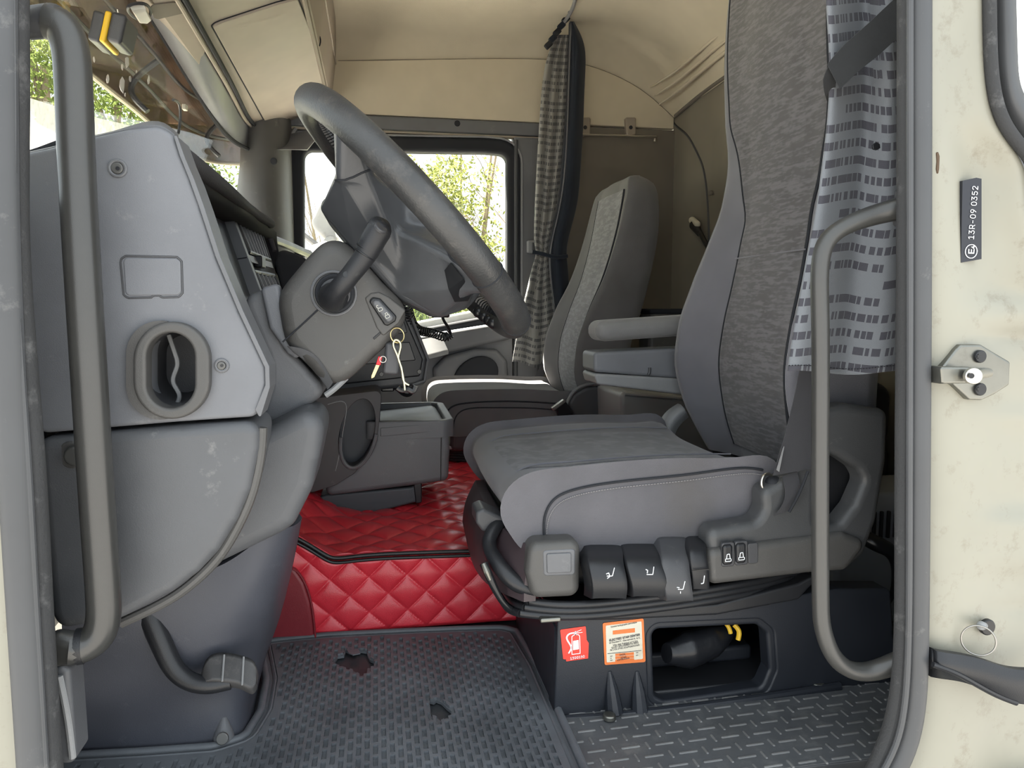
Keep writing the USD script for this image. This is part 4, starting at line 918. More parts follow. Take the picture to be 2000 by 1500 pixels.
ck.add('strap', sheet([WW([(1818, 1266, -.004), (1832, 1272, -.018), (1870, 1278, -.022), (1930, 1292, -.03), (1975, 1306, -.035), (2080, 1308, -.04)]), WW([(1818, 1290, -.004), (1832, 1296, -.024), (1870, 1304, -.030), (1925, 1318, -.036), (1972, 1330, -.042), (2080, 1334, -.046)]), WW([(1818, 1322, -.004), (1840, 1326, -.016), (1878, 1332, -.024), (1930, 1352, -.030), (1982, 1373, -.036), (2080, 1374, -.04)])], 40, 14, .010, (0, 1, 0)), BLACK, smooth=40)
ck.add('fold_edge', tube(WW([(1822, 1298, -.024), (1860, 1312, -.029), (1895, 1330, -.031), (1945, 1357, -.033), (1985, 1373, -.036)]), .004, 8, 30), BLACK)
ck.build()
# ================================================================== left grab handle
gh = Thing('grab_handle', 'thick grey tube grab handle in front of the dashboard end, left side of the doorway', 'grab handle')
gh.add('tube', tube(WW([(92, 42, .05), (118, 52, .05), (135, 85, .05), (143, 150, .05), (149, 300, .05), (172, 700, .05), (191, 1000, .05), (202, 1160, .05), (202, 1205, .05), (190, 1242, .048), (162, 1262, .044), (135, 1266, .04)]), .0196, 18, 90), HANDLE, smooth=60)
gh.add('top_bracket', balls([(*W(58, 48, .05), .016), (*W(62, 30, .05), .010), (*W(104, 40, .05), .018)]), DARK, smooth=50)
gh.add('foot_bracket', fuse([balls([(*W(118, 1252, .04), .014), (*W(118, 1282, .04), .012), (*W(160, 1262, .042), .017), (*W(150, 1275, .042), .014)])]), HANDLE, smooth=50)
gh.add('foot_collar', tube(WW([(150, 1263, .044), (164, 1261, .045)]), .0215, 16, 4, lin=True), BLACK)
gh.build()

# ================================================================== dashboard
da = Thing('dashboard', 'dark grey truck dashboard from the near end panel across to the far door', 'dashboard')
YD = .12
ep = [(30, 302), (90, 290), (175, 268), (250, 252), (310, 246), (338, 262), (350, 298), (372, 352), (391, 405), (422, 500), (466, 605), (519, 718), (520, 752), (503, 814), (350, 824), (66, 848), (52, 560)]
socket = [(258 + 26 + 72 * math.cos(a) * 1 + 0 + 46, 722 + 94 * math.sin(a)) for a in np.linspace(0, 6.283, 40)[:-1]]
stad = lambda cx, cy, hw, hh: sg.LineString([(cx, cy - (hh - hw)), (cx, cy + (hh - hw))]).buffer(hw, quad_segs=10)
def stpx(cx, cy, hw, hh): return [(x, y) for x, y in list(stad(cx, cy, hw, hh).exterior.coords)[:-1]]
HO = stpx(333, 722, 62, 96); HI = stpx(338, 722, 58, 80)
e_ = da.add('end_panel', pslab(ep, YD, .05, .012, .016, holes=[stpx(338, 722, 52, 80)]), GREY)
da.add('end_edge', pslab([(322, 250), (346, 266), (362, 310), (380, 352), (399, 405), (430, 500), (474, 605), (526, 716), (527, 757), (508, 818), (498, 800), (518, 752), (517, 718), (464, 605), (420, 500), (389, 405), (370, 352), (350, 302), (338, 262)], YD - .004, .06, .003, .0), GREY2, parent=e_)
da.add('top_pad', sheet([WW([(40, 301, YD + .012), (100, 288, YD + .012), (175, 269, YD + .012), (250, 252, YD + .012), (312, 245, YD + .012), (341, 262, YD + .012)]), WW([(46, 298, .2), (106, 284, .2), (180, 268, .2), (250, 247, .2), (314, 238, .2), (348, 262, .2)]), WW([(50, 294, .3), (110, 279, .3), (184, 264, .3), (253, 248, .3), (316, 241, .3), (346, 263, .3)])], 24, 8, .012, (0, 0, -1)), GREY2, parent=e_)
da.add('seam', tube(WW([(238, 505), (246, 500), (346, 502), (355, 510), (357, 572), (350, 580), (316, 581), (312, 577), (300, 577), (296, 581), (250, 582), (242, 576), (236, 512), (238, 505)], YD + .0006), .0018, 6, 90, lin=True), DARK, parent=e_)
da.add('access_cover', pslab([(240, 507), (247, 503), (345, 504), (353, 510), (354, 570), (348, 577), (250, 578), (244, 572)], YD - .0012, .006, .002, .006), GREY, parent=e_)
# oval cup socket: proud collar, sleeve and inner liner
col = poly2([xz(*q, YD) for q in HO]); inn = poly2([xz(*q, YD) for q in stpx(338, 722, 50, 76)])
cs = da.add('socket_plate', extr(poly2([xz(*q, YD) for q in stpx(316, 722, 66, 96)]).difference(inn), .012, .004, o=(0, YD + .004, 0)), GREYW, parent=e_)
da.add('socket_collar', extr(poly2([xz(*q, YD) for q in stpx(340, 722, 74, 94)]).difference(inn.buffer(-.002)), .026, .0075, o=(0, YD + .012, 0), steps=6), GREYW, parent=e_, smooth=50)
sl = []
for d, k in ((0, 1.0), (.03, .97), (.07, .92), (.11, .82)):
    r_ = np.asarray(inn.exterior.coords)[:-1]; c_ = r_.mean(0); w_ = c_ + (r_ - c_) * k + np.array([-.10 * d, 0]); sl.append(np.c_[w_[:, 0], np.full(len(w_), YD + d), w_[:, 1]])
V = np.vstack(sl); n_ = len(sl[0]); F_ = grid_faces(4, n_, True); V = np.vstack([V, sl[-1].mean(0)]); q = np.arange(n_); F_ = np.vstack([F_, np.stack([3 * n_ + q, 3 * n_ + (q + 1) % n_, np.full(n_, 4 * n_)], 1)])
sm = trimesh.Trimesh(V, F_, process=False); 
da.add('socket_sleeve', trimesh.util.concatenate([sm]), DARK, parent=e_, smooth=50)
da.add('socket_divider', tube(WW([(330, 655, YD + .05), (342, 690, YD + .045), (346, 715, YD + .045), (338, 745, YD + .045), (350, 770, YD + .045), (345, 790, YD + .05)]), .003, 8, 30), GREYL, parent=e_)
for px, py, r in ((230, 329, .0095), (433, 714, .0075)):
    s_ = da.add('screw_recess', ring(W(px, py, YD - .0005), (0, -1, 0), r, .0022, 28), GREY2, parent=e_)
    da.add('screw', disc(W(px, py, YD + .0015), (0, -1, 0), r * .75, .004, bev=.0015), SCREWM, parent=e_)
    da.add('screw_socket', disc(W(px, py, YD - .003), (0, -1, 0), r * .25, .001), BLACK, parent=e_)
# lower end panel
lp = [(66, 856), (350, 832), (490, 823), (508, 832), (505, 880), (488, 960), (462, 1020), (425, 1080), (385, 1122), (335, 1160), (235, 1212), (110, 1234), (96, 1200)]
l_ = da.add('lower_end_panel', pslab(lp, YD - .004, .12, .014, .012), GREYDIM)
da.add('panel_lip', tube(WW([(512, 835), (509, 882), (492, 962), (466, 1024), (429, 1085), (388, 1128), (338, 1166), (236, 1217)], YD + .012), .007, 10, 50), GREYW, parent=l_)
da.add('screw_dish', disc(W(140, 888, YD - .001), (-.1, -1, 0), .018, .004, bev=.003), GREYW, parent=l_)
da.add('screw', disc(W(148, 890, YD - .006), (-.1, -1, 0), .0125, .007, bev=.003), SCREWM, parent=l_)
# knee panel and footwell skirt behind
kp = [(500, 846), (612, 792), (630, 802), (632, 850), (622, 900), (610, 955), (572, 1030), (550, 1045), (400, 1118), (330, 1160), (380, 1040)]
da.add('knee_panel', pslab(kp, .235, .14, .03, .01, smooth=0), GREYDIM, smooth=40)
fk = [W(*q) for q in [(605, 960, .27)]]
rowsK = [WW([(120, 1120, .22), (300, 1130, .235), (440, 1100, .25), (530, 1040, .255), (570, 1028, .275), (590, 1010, .34)]),
         WW([(120, 1200, .22), (300, 1200, .235), (430, 1180, .25), (505, 1140, .26), (545, 1120, .29), (575, 1090, .36)]),
         WW([(125, 1300, .24), (300, 1300, .25), (420, 1280, .262), (480, 1240, .28), (515, 1235, .31), (545, 1210, .40)]),
         WW([(130, 1370, .25), (300, 1366, .262), (410, 1350, .275), (470, 1330, .30), (498, 1330, .36), (520, 1280, .46)]),
         WW([(135, 1410, .262), (300, 1406, .268), (410, 1400, .272), (468, 1385, .295), (492, 1365, .36), (515, 1300, .48)]),
         [PZ(140, 1478), PZ(300, 1472), PZ(420, 1462), PZ(466, 1448), PZ(492, 1410), PZ(505, 1330)]]
da.add('footwell_skirt', sheet(rowsK, 40, 36, .03, (-.3, 1, 0)), plastic('footwell_grey', (.058, .062, .078), .5, dust=.3, dthr=.6, dcol=(.2, .21, .24)), smooth=50)
b_ = da.add('skirt_boss', balls([(*W(437, 1440, .272), .016), (*W(437, 1405, .280), .006)]), GREY2, smooth=50)
da.add('boss_screw', disc(W(435, 1442, .256), (-.1, -1, .3), .0095, .004, bev=.0015), SCREWM)
# main dash body: long moulding across the cab, facing the seats
def prof_dash(y):
    k = np.interp(y, [.17, 1.26, 1.34, 2.2], [0, 0, 1, 1])
    fx = lambda x, z: max(x, wsx(y, z, .035))
    A = [(fx(-.62, .80), .80), (fx(-.58, .86), .86), (-.40, .905), (-.285, .910), (-.262, .898), (-.272, .878), (-.34, .872), (-.43, .862), (-.44, .72), (-.42, .58), (-.44, .50), (fx(-.58, .48), .48)]
    B = [(fx(-.62, .78), .78), (fx(-.58, .82), .82), (-.40, .852), (-.29, .858), (-.268, .845), (-.272, .83), (-.285, .80), (-.30, .77), (-.28, .70), (-.27, .62), (-.32, .54), (fx(-.58, .50), .50)]
    return [(p[0] * (1 - k) + q[0] * k, y, p[1] * (1 - k) + q[1] * k) for p, q in zip(A, B)]
secs = [spl(prof_dash(y), 60, closed=True, lin=True) for y in (.175, .3, .5, .8, 1.1, 1.25, 1.28, 1.31, 1.34, 1.42, 1.6, 1.9, 2.19)]
db = da.add('dash_body', loft(secs), SOFT, smooth=40)
he = [np.array([-.264, y, .902]) for y in (.175, .6, .95, 1.12)] + [W(500, 436, 1.22), W(514, 446, 1.24), W(526, 462, 1.25), W(536, 490, 1.24)]
da.add('hood_edge', tube(he, [.014, .014, .013, .012, .011, .010, .008, .006], 12, 60), plastic('hood_skin', (.05, .048, .055), .85, grain=1, gs=260), parent=db)
da.add('divider', extr(poly2([xz(*q, .82) for q in [(430, 412), (452, 416), (510, 572), (488, 582)]], .002), .03, .003, o=(0, .85, 0)), GREY, parent=db)
da.add('divider_split', tube(WW([(462, 506), (482, 503)], .8195), .0012, 6, 4), SOFT, parent=db)
da.add('binnacle_back', sheet([[W(385, 400, .60), W(440, 418, .86)], [W(450, 600, .60), W(500, 590, .86)]], 6, 6, .01, (-1, 0, 0)), plastic('binnacle_blue_grey', (.075, .085, .10), .5), parent=db)
def vent(pts, nsl):
    """pts: top-left, top-right, bottom-right, bottom-left as (px, py, Y)."""
    a, b, c, d = WW(pts); n = np.cross(b - a, d - a); n /= np.linalg.norm(n); n = n if n @ (CAM - a) > 0 else -n
    da.add('vent_frame', cat(*[tube([p, q], .0055, 8, 2, lin=True) for p, q in ((a, b), (b, c), (c, d), (d, a))]), BLACK, parent=db)
    for k in range(nsl):
        f = (k + .7) / (nsl + .4); p = a + (b - a) * f; q = d + (c - d) * f; w = (b - a) / np.linalg.norm(b - a)
        da.add('vent_slat', loft([np.array([x + w * .003 + n * .004, x - w * .002 + n * .004, x - w * .006 - n * .010, x - w * .001 - n * .010]) for x in (p, q)]), GREY2, parent=db)
bk2 = np.array([-.012, .01, 0])
da.add('vent_panel', sheet([[W(450, 418, .86) + bk2, W(500, 436, 1.20) + bk2, W(514, 446, 1.24) + bk2], [W(480, 500, .86) + bk2, W(525, 512, 1.20) + bk2, W(540, 512, 1.24) + bk2], [W(508, 578, .86) + bk2, W(548, 572, 1.20) + bk2, W(556, 572, 1.24) + bk2]], 8, 10, .012, (-1, .3, 0)), DARK, parent=db)
vent([(459, 430, .87), (506, 446, 1.16), (526, 508, 1.16), (485, 492, .87)], 7)
vent([(494, 530, .88), (534, 538, 1.14), (546, 564, 1.14), (509, 566, .88)], 5)
da.add('vent_shelf', sheet([[W(484, 497, .85), W(530, 512, 1.18)], [W(492, 512, .845), W(534, 524, 1.18)]], 6, 4, .006, (-1, 0, 0)), GREYL, parent=db)
da.add('switch_box', rbox(W(507, 512, .97), (.02, .06, .028), .004), BLACK, parent=db)
# far shelf with a rail
da.add('far_rail', tube([W(516, 462, 1.35), W(560, 478, 1.7), W(604, 497, 2.1)], .014, 10, 16), DARK, parent=db)
da.add('far_bin', pslab([(530, 500), (552, 486), (590, 500), (610, 520), (600, 590), (556, 590)], 1.33, .2, .03, .02), SOFT, parent=db)
# centre stack: driver-facing radio panel with dark recesses
YCN = 1.12
cn = da.add('centre_stack', pslab([(600, 600), (795, 596), (836, 700), (830, 745), (810, 755), (595, 778)], YCN, .22, .012, .006), DARK)
da.add('stack_recess', pslab([(660, 640), (785, 605), (826, 702), (820, 735), (660, 752)], YCN - .006, .02, .004, .004), BLACK, parent=cn)
da.add('radio_slot', pslab([(700, 672), (800, 668), (812, 704), (705, 712)], YCN - .010, .01, .002, .003), BLACKG, parent=cn)
da.add('radio_slot', pslab([(690, 622), (786, 616), (796, 650), (696, 660)], YCN - .010, .01, .002, .003), BLACKG, parent=cn)
for px, py in ((819, 726), (745, 731)):
    da.add('stack_screw', disc(W(px, py, YCN - .007), (0, -1, 0), .006, .003, bev=.001), SCREWM, parent=cn)
da.add('stack_bead', tube(WW([(796, 600), (836, 702), (829, 744), (806, 752)], YCN - .004), .004, 8, 30, lin=True), GREY2, parent=cn)
# lower glove side with oval pocket
YG = .965
pk = [(697 + 34 * math.cos(a) - 12 * math.sin(a), 845 + 66 * math.sin(a)) for a in np.linspace(0, 6.283, 36)[:-1]]
gs = da.add('tunnel_side', pslab([(575, 800), (612, 778), (746, 762), (744, 790), (738, 845), (722, 885), (692, 925), (655, 948), (610, 962), (570, 960)], YG, .2, .012, .006, holes=[pk]), plastic('maroon_grey_plastic', (.062, .058, .062), .5, dust=.15))
da.add('pocket_back', pslab([(650, 770), (745, 770), (735, 930), (650, 930)], YG + .05, .01, 0), plastic('pocket_blue', (.035, .04, .05), .5), parent=gs)
da.add('pocket_lip', tube(np.array([W(x + 4, y + 3, YG - .002) for x, y in pk[:18]]), .005, 8, 40), GREY2, parent=gs)
da.add('panel_seam', tube(WW([(640, 790), (673, 786), (672, 830), (664, 880), (655, 920)], YG - .0005), .0014, 6, 30), GREYL, parent=gs)
da.build()

# console tray box in front of it
tx_ = Thing('console_box', 'grey console box with a shallow tray top standing over the red leather floor', 'console')
YT2 = .99
tx_.add('body', pslab([(590, 968), (640, 948), (690, 920), (722, 880), (738, 838), (862, 826), (876, 832), (879, 880), (876, 936), (868, 940), (800, 950), (620, 972)], YT2, .38, .012, .01), GREY2)
tx_.add('body_split', tube(WW([(862, 842), (861, 938)], YT2 - .0002), .0016, 6, 4), BLACKG)
tr_out = poly2([(-.03, .99), (.172, .985), (.195, 1.01), (.198, 1.34), (.17, 1.37), (-.03, 1.37)], .02)
zt = .402
tx_.add('tray_rim', extr(tr_out.difference(tr_out.buffer(-.022)), .045, .005, o=(0, 0, zt - .045), u=(1, 0, 0), v=(0, 1, 0), n=(0, 0, 1)), GREY2)
tx_.add('tray_floor', extr(tr_out.buffer(-.015), .01, .002, o=(0, 0, zt - .03), u=(1, 0, 0), v=(0, 1, 0), n=(0, 0, 1)), TRAYF)
tx_.add('tray_band', pslab([(743, 836), (862, 826), (862, 842), (743, 853)], YT2 - .004, .01, .002, .002), GREY2)
tx_.add('plinth', pslab([(620, 972), (640, 966), (800, 952), (812, 948), (818, 980), (700, 1010), (640, 1004)], YT2 + .02, .3, .006, .004), plastic('plinth_blue_grey', (.085, .095, .105), .5, dust=.25))
tx_.add('plinth_foot', pslab([(808, 946), (824, 942), (824, 982), (812, 984)], YT2 + .015, .06, .003), BLACK)
tx_.build()

# ================================================================== steering column and wheel
sc = Thing('steering_column', 'grey steering column shroud with a dark stalk and a lock switch', 'steering column')
YK2 = .30
sh = [(540, 592), (546, 566), (562, 545), (600, 500), (632, 468), (652, 458), (672, 466), (700, 496), (745, 548), (780, 582), (795, 602), (794, 622), (780, 652), (740, 690), (690, 735), (662, 758), (640, 764), (606, 722), (556, 672), (548, 640)]
s_ = sc.add('shroud', pslab(sh, YK2, .24, .028, .014, back=.02), GREYW, smooth=45)
sc.add('shroud_seam', tube(WW([(552, 668), (590, 634), (622, 604)], YK2 - .001), .0013, 6, 20), SOFT, parent=s_)
sc.add('shroud_scoop', sheet([WW([(560, 676, YK2 - .002), (610, 690, YK2 - .003), (650, 748, YK2 - .002)]), WW([(575, 690, YK2 + .01), (606, 715, YK2 + .012), (640, 762, YK2 + .012)])], 14, 8, .006, (0, 1, 0)), GREY2, parent=s_)
co = sc.add('boot_ring', ring(W(652, 573, YK2 - .001), (0, -1, 0), .0335, .0024, 48), GREY2, parent=s_)
sc.add('boot_ring', ring(W(654, 573, YK2 - .004), (0, -1, 0), .0265, .004, 48), SOFT, parent=s_)
sc.add('stalk_boot', disc(W(655, 574, YK2 - .001), (0, -1, 0), .025, .006, bev=.003), DARK, parent=s_)
stk = sc.add('stalk', tube(WW([(652, 580, .30), (648, 580, .275), (662, 564, .245), (690, 530, .235), (712, 500, .232), (728, 470, .230), (741, 448, .228)]), [.024, .021, .0155, .0145, .0155, .0185, .019], 16, 60), BLACK, smooth=60)
sc.add('stalk_cap', balls([(*W(730, 466, .229), .0175), (*W(742, 447, .227), .0165), (*W(737, 440, .230), .013), (*W(750, 452, .226), .011)]), BLACK, smooth=60, parent=stk)
sc.add('stalk_button', disc(W(742, 447, .212), (.55, -.6, .65), .010, .005, bev=.002), DARK, parent=stk)
for f in (.0, .35): sc.add('stalk_collar', ring(W(712 + 14 * f, 497 - 24 * f, .232), W(728, 470, .23) - W(700, 516, .233), .0165, .0014, 28), BLACKG, parent=stk)
sc.add('stalk_dimple', disc(W(676, 536, .2235), (0, -1, .1), .0045, .0012), BLACKG, parent=stk)
sw_fr = [(716, 590), (728, 576), (745, 577), (792, 616), (784, 630), (750, 652), (735, 640)]
sc.add('switch_recess', pslab([(712, 582), (724, 572), (740, 570), (760, 580), (793, 606), (778, 632), (748, 657), (735, 640)], YK2 - .002, .008, .003, .004), GREYW, parent=s_)
sc.add('switch_frame', pslab([(720, 588), (728, 580), (743, 583), (775, 618), (772, 628), (757, 637), (750, 634)], YK2 - .006, .01, .003, .005), BLACKG, parent=s_)
rk = sc.add('rocker', pslab([(725, 591), (731, 585), (741, 587), (769, 619), (766, 626), (757, 631)], YK2 - .010, .01, .004, .004), GREY2, parent=s_)
def lockicon(px, py, op):
    l = [[(-5, 1), (4, -3), (7, 4), (-2, 8), (-5, 1)], [(-3, 0), (-5, -5), (-1, -7), (2, -3)] if not op else [(-3, 0), (-8, -2), (-8, -7), (-4, -7)]]
    return [tube(WW([(px + x * .8, py + y * .8) for x, y in q], YK2 - .0112), .0009, 5, 4 * len(q), lin=True) for q in l]
sc.add('lock_symbols', cat(lockicon(742, 602, True), lockicon(756, 616, False)), flat('grey_print', (.45, .45, .42), .5), parent=s_)
sc.add('ignition_slot', pslab([(728, 660), (742, 648), (744, 652), (731, 664)], YK2 - .001, .01, .002), BLACKG, parent=s_)
cl = [(470, 580), (520, 562), (545, 585), (560, 676), (604, 724), (642, 766), (600, 795), (505, 850), (500, 822), (522, 760), (524, 715)]
sc.add('column_tube', pslab(cl, YK2 + .03, .18, .022, .01), GREY2, smooth=45)
sc.add('column_collar', pslab([(508, 562), (545, 552), (560, 640), (606, 722), (560, 690), (525, 640)], YK2 + .018, .02, .006, .004), GREY, smooth=45)
sc.add('column_clip', tube(WW([(676, 738, YK2 + .02), (650, 762, YK2 + .01), (636, 772, YK2 + .01)]), .005, 8, 12), GREYL)
sc.build()

sw = Thing('steering_wheel', 'dark steering wheel in a worn stitched leather cover, seen edge on', 'steering wheel')
A_, B_ = W(607, 208, .42), W(1000, 634, .42)
WC = (A_ + B_) / 2; Uw = (A_ - B_) / np.linalg.norm(A_ - B_); Vw = np.array([0, 1, 0.]); Nw = np.cross(Uw, Vw); Nw = Nw if Nw[2] > 0 else -Nw
RW = np.linalg.norm(A_ - B_) / 2
def L3(u, v, n=0): return WC + Uw * u + Vw * v + Nw * n
a = np.linspace(0, 2 * np.pi, 120, endpoint=False)
rim = [L3(RW * math.cos(t), RW * math.sin(t), 0) for t in a]
rm = sw.add('rim', tube(rim, .0255, n=20, m=120, lin=True, closed=True, up=Nw), LEATHERB, smooth=60)
# inner stitched seam of the leather cover
sti = []
for k in range(150):
    t = 2 * math.pi * k / 150; d0, d1 = np.array([math.cos(t - .008), math.sin(t - .008)]), np.array([math.cos(t + .012), math.sin(t + .012)])
    sti.append(tube([L3(*(d0 * (RW - .0245)), -.008), L3(*(d0 * (RW - .0275)), .0), L3(*(d1 * (RW - .0245)), .008)], .0028, 5, 5))
sw.add('cover_stitching', cat(sti), BLACKG, parent=rm, kind='stuff')
for t in (math.radians(198), math.radians(236)):
    sw.add('cover_seam', ring(L3(RW * math.cos(t), RW * math.sin(t)), -Uw * math.sin(t) + Vw * math.cos(t), .0256, .0012, 30), SOFT, parent=rm)
hubpx = [(648, 404), (700, 468), (788, 566), (858, 600), (902, 585), (926, 556), (838, 462), (775, 400), (738, 352)]
def both(l):
    o = []
    for px, py, Y, r in l:
        w = W(px, py, Y); o += [(w[0], w[1], w[2], r), (w[0], 2 * WC[1] - w[1], w[2], r)]
    return o
hubs = [balls(both([(px, py, .325, .017) for px, py in hubpx]))]
hubs.append(balls(both([(628 + 12, 400, .36, .008), (700, 476, .36, .010), (780, 565, .36, .012), (700, 420, .36, .02)])))
for v in (-1, 1):
    def L4(px, py, Y, r): w = W(px, py, Y); return (w[0], w[1] if v < 0 else 2 * WC[1] - w[1], w[2], r)
    ru, rl = L3(RW * .60, v * RW * .79, -.004), L3(-RW * .60, v * RW * .79, -.004)
    hubs.append(balls([(*ru, .020), L4(672, 345, .245, .012), L4(712, 352, .255, .015)]))
    hubs.append(balls([L4(672, 345, .25, .012), L4(712, 352, .255, .015), L4(648, 404, .318, .014), L4(700, 466, .318, .014), L4(775, 402, .318, .016), L4(738, 354, .318, .014), L4(790, 540, .322, .014)]))
    hubs.append(balls([(*rl, .018), L4(912, 556, .25, .014), L4(868, 500, .26, .014)]))
    hubs.append(balls([L4(912, 556, .25, .014), L4(868, 500, .26, .014), L4(900, 584, .318, .015), L4(858, 598, .318, .015), L4(838, 464, .318, .015), L4(790, 562, .318, .014), L4(740, 440, .322, .014)]))
hb = sw.add('hub', fuse(hubs, .008, 40), HUBM, smooth=60)
sw.add('column_neck', balls([(*L3(0, 0, -.08), .06), (*L3(-.01, 0, -.15), .05)]), SOFT, smooth=60)
sw.add('horn_pad', sheet([[L3(u, v, -.004 + .010 * math.cos(u * 14) * math.cos(v * 14)) for v in np.linspace(-.095, .095, 7)] for u in np.linspace(-.095, .095, 7)], 20, 20, .02, -Nw), HUBM, parent=hb)
hm_ = sw.parts[hb][1]
bp = [(868, 528), (880, 513), (905, 545), (922, 574), (914, 588), (888, 590), (876, 565)]
bpl = hull(np.vstack([[onmesh(hm_, *q, -.010), onmesh(hm_, *q, .006)] for q in bp if onmesh(hm_, *q) is not None]))
sw.add('button_panel', bpl, BLACKG, parent=hb)
sw.add('button_panel', trimesh.Trimesh(bpl.vertices * [1, -1, 1] + [0, 2 * WC[1], 0], bpl.faces[:, ::-1], process=False), BLACKG, parent=hb)
for l in ([(655, 352), (672, 352), (690, 346), (706, 338), (722, 332)], [(866, 470), (880, 505), (900, 520)]):
    sw.add('spoke_split', decal(hm_, [l], .0018, .0002), SOFT, parent=hb)
# moulded finger bumps on the bare lower rim
sw.add('finger_grip', cat([balls([(*L3(RW * math.cos(t) * .94, RW * math.sin(t) * .94, -.018), .011)]) for t in np.radians([150, 156, 162, 168])]), BLACKG, smooth=60, parent=rm, kind='stuff')
sw.build()

# keys hanging from the ignition
ky = Thing('key_bunch', 'keys with a steel spring pin and a red key hanging under the steering column', 'keys')
ky.add('key_ring', ring(W(776, 655, .30), (.5, -1, .2), .012, .0013, 36), BRASS, smooth=60)
ky.add('spring_pin', tube(WW([(791, 762), (784, 720), (772, 685), (768, 672), (772, 664), (780, 667), (782, 680), (778, 700), (784, 718), (789, 745), (799, 752)], .296), .0021, 8, 80), flat('zinc_yellow', (.65, .62, .45), .3, .9), smooth=60)
ky.add('fob', rbox(W(766, 700, .312), (.026, .014, .052), .006, R=trimesh.transformations.rotation_matrix(.12, (0, 1, 0))[:3, :3]), DARK, smooth=45)
k_ = ky.add('red_key', pslab([(739, 696), (747, 696), (743, 714), (734, 712)], .30, .004, .001), REDK, label='red plastic key head')
ky.add('key_blade', pslab([(734, 712), (742, 713), (731, 737), (725, 740), (725, 734)], .3012, .002, .0006), BRASS, parent=k_)
ky.add('key_link', ring(W(748, 702, .30), (.2, -1, 0), .005, .0008, 20), STEEL)
ky.add('short_cord', tube(WW([(776, 757), (786, 762), (797, 760), (806, 764), (812, 754)], .31), .0045, 8, 24), BLACKG)
ky.build()
# coiled radio cord with its plug
cx = Thing('coiled_cord', 'black coiled radio cord hanging in front of the far window sill', 'cord')
pa = spl(WW([(795, 590, 1.10), (800, 615, 1.12), (812, 640, 1.14), (830, 648, 1.16), (850, 652, 1.18), (872, 658, 1.20), (880, 652, 1.20)]), 460)
tg = np.gradient(pa, axis=0); tg /= np.linalg.norm(tg, axis=1, keepdims=True); u_ = np.cross(tg, [0, 1, .01]); u_ /= np.linalg.norm(u_, axis=1, keepdims=True); v_ = np.cross(tg, u_)
ph = np.linspace(0, 2 * np.pi * 27, 460)[:, None]
cx.add('coil', tube(pa + (np.cos(ph) * u_ + np.sin(ph) * v_) * .0115, .0022, 6, 460, lin=True), BLACKG, smooth=60)
cx.add('tail', tube(WW([(880, 652, 1.20), (876, 640, 1.19), (868, 628, 1.18), (862, 612, 1.17)]), .004, 8, 20), BLACKG)
cx.add('plug', rbox(W(860, 608, 1.17), (.05, .03, .035), .006), BLACK)
cx.build()
one('hanging_lead', 'short black lead with a plug hanging under the radio panel', 'cable', cat(tube(WW([(765, 757, 1.15), (775, 760, 1.15), (788, 770, 1.14), (803, 768, 1.12), (808, 756, 1.12), (812, 762, 1.12)]), .005, 8, 40), rbox(W(757, 758, 1.15), (.035, .02, .018), .004)), BLACKG)

# pedal
pd_ = Thing('pedal', 'worn black pedal on a bent steel arm in the footwell', 'pedal')
pd_.add('arm', tube(WW([(262, 1140, .26), (285, 1188, .25), (315, 1255, .24), (340, 1305, .232), (370, 1330, .226), (410, 1338, .222), (450, 1332, .224)]), [.015, .016, .016, .015, .014, .013, .011], 14, 50), BLACK, smooth=50)
pa_ = pd_.add('pad', sheet([WW([(392, 1322, .228), (402, 1290, .235), (420, 1276, .245), (470, 1280, .245), (496, 1292, .24), (503, 1312, .235)]), WW([(390, 1336, .215), (415, 1330, .212), (440, 1332, .212), (470, 1338, .212), (492, 1346, .214), (500, 1334, .22)])], 24, 8, .016, (0, .6, -.8)), plastic('worn_pedal', (.055, .054, .055), .5, dust=.5, dthr=.52, dcol=(.16, .15, .14)), smooth=40)
for a_, b_ in (((438, 1279), (434, 1331)), ((476, 1283), (473, 1338))):
    pd_.add('pad_groove', tube([W(*a_, .2425), W((a_[0] + b_[0]) / 2, (a_[1] + b_[1]) / 2, .2265), W(*b_, .2105)], .0016, 6, 10), GREYL, parent=pa_)
pd_.build()

# ================================================================== rubber mat
def xy(px, py, z=.0): w = PZ(px, py, z); return (w[0], w[1])
mo = poly2([xy(*q) for q in [(500, 1262), (560, 1254), (640, 1246), (800, 1238), (900, 1234), (985, 1232), (1016, 1240)]] + [(.300, .42), (.300, .05), (-.55, .05), (-.55, .285)] + [xy(*q) for q in [(300, 1473), (420, 1464), (470, 1448), (500, 1400), (512, 1340)]], .010)
hole1 = sg.Polygon([xy(*q) for q in [(651, 1304), (660, 1290), (672, 1288), (676, 1278), (690, 1284), (700, 1278), (716, 1280), (722, 1296), (731, 1300), (730, 1312), (718, 1313), (716, 1326), (705, 1328), (690, 1318), (668, 1312)]])
hole2 = sg.Polygon([xy(*q) for q in [(839, 1378), (848, 1380), (852, 1376), (862, 1380), (872, 1390), (882, 1398), (881, 1408), (870, 1412), (862, 1418), (852, 1410), (842, 1408)]])
ma = Thing('floor_mat', "worn ribbed black rubber mat in the driver's footwell with two torn holes", 'mat')
fx = dict(u=(1, 0, 0), v=(0, 1, 0), n=(0, 0, 1))
def biggest(p): return max(getattr(p, 'geoms', [p]), key=lambda g: g.area)
ma.add('sheet', extr(biggest(mo.difference(hole1).difference(hole2)), .005, .0, o=(0, 0, .003), **fx), MATR)
sl_ = []
inner = mo.buffer(-.03)
px_, py_ = .0128, .031
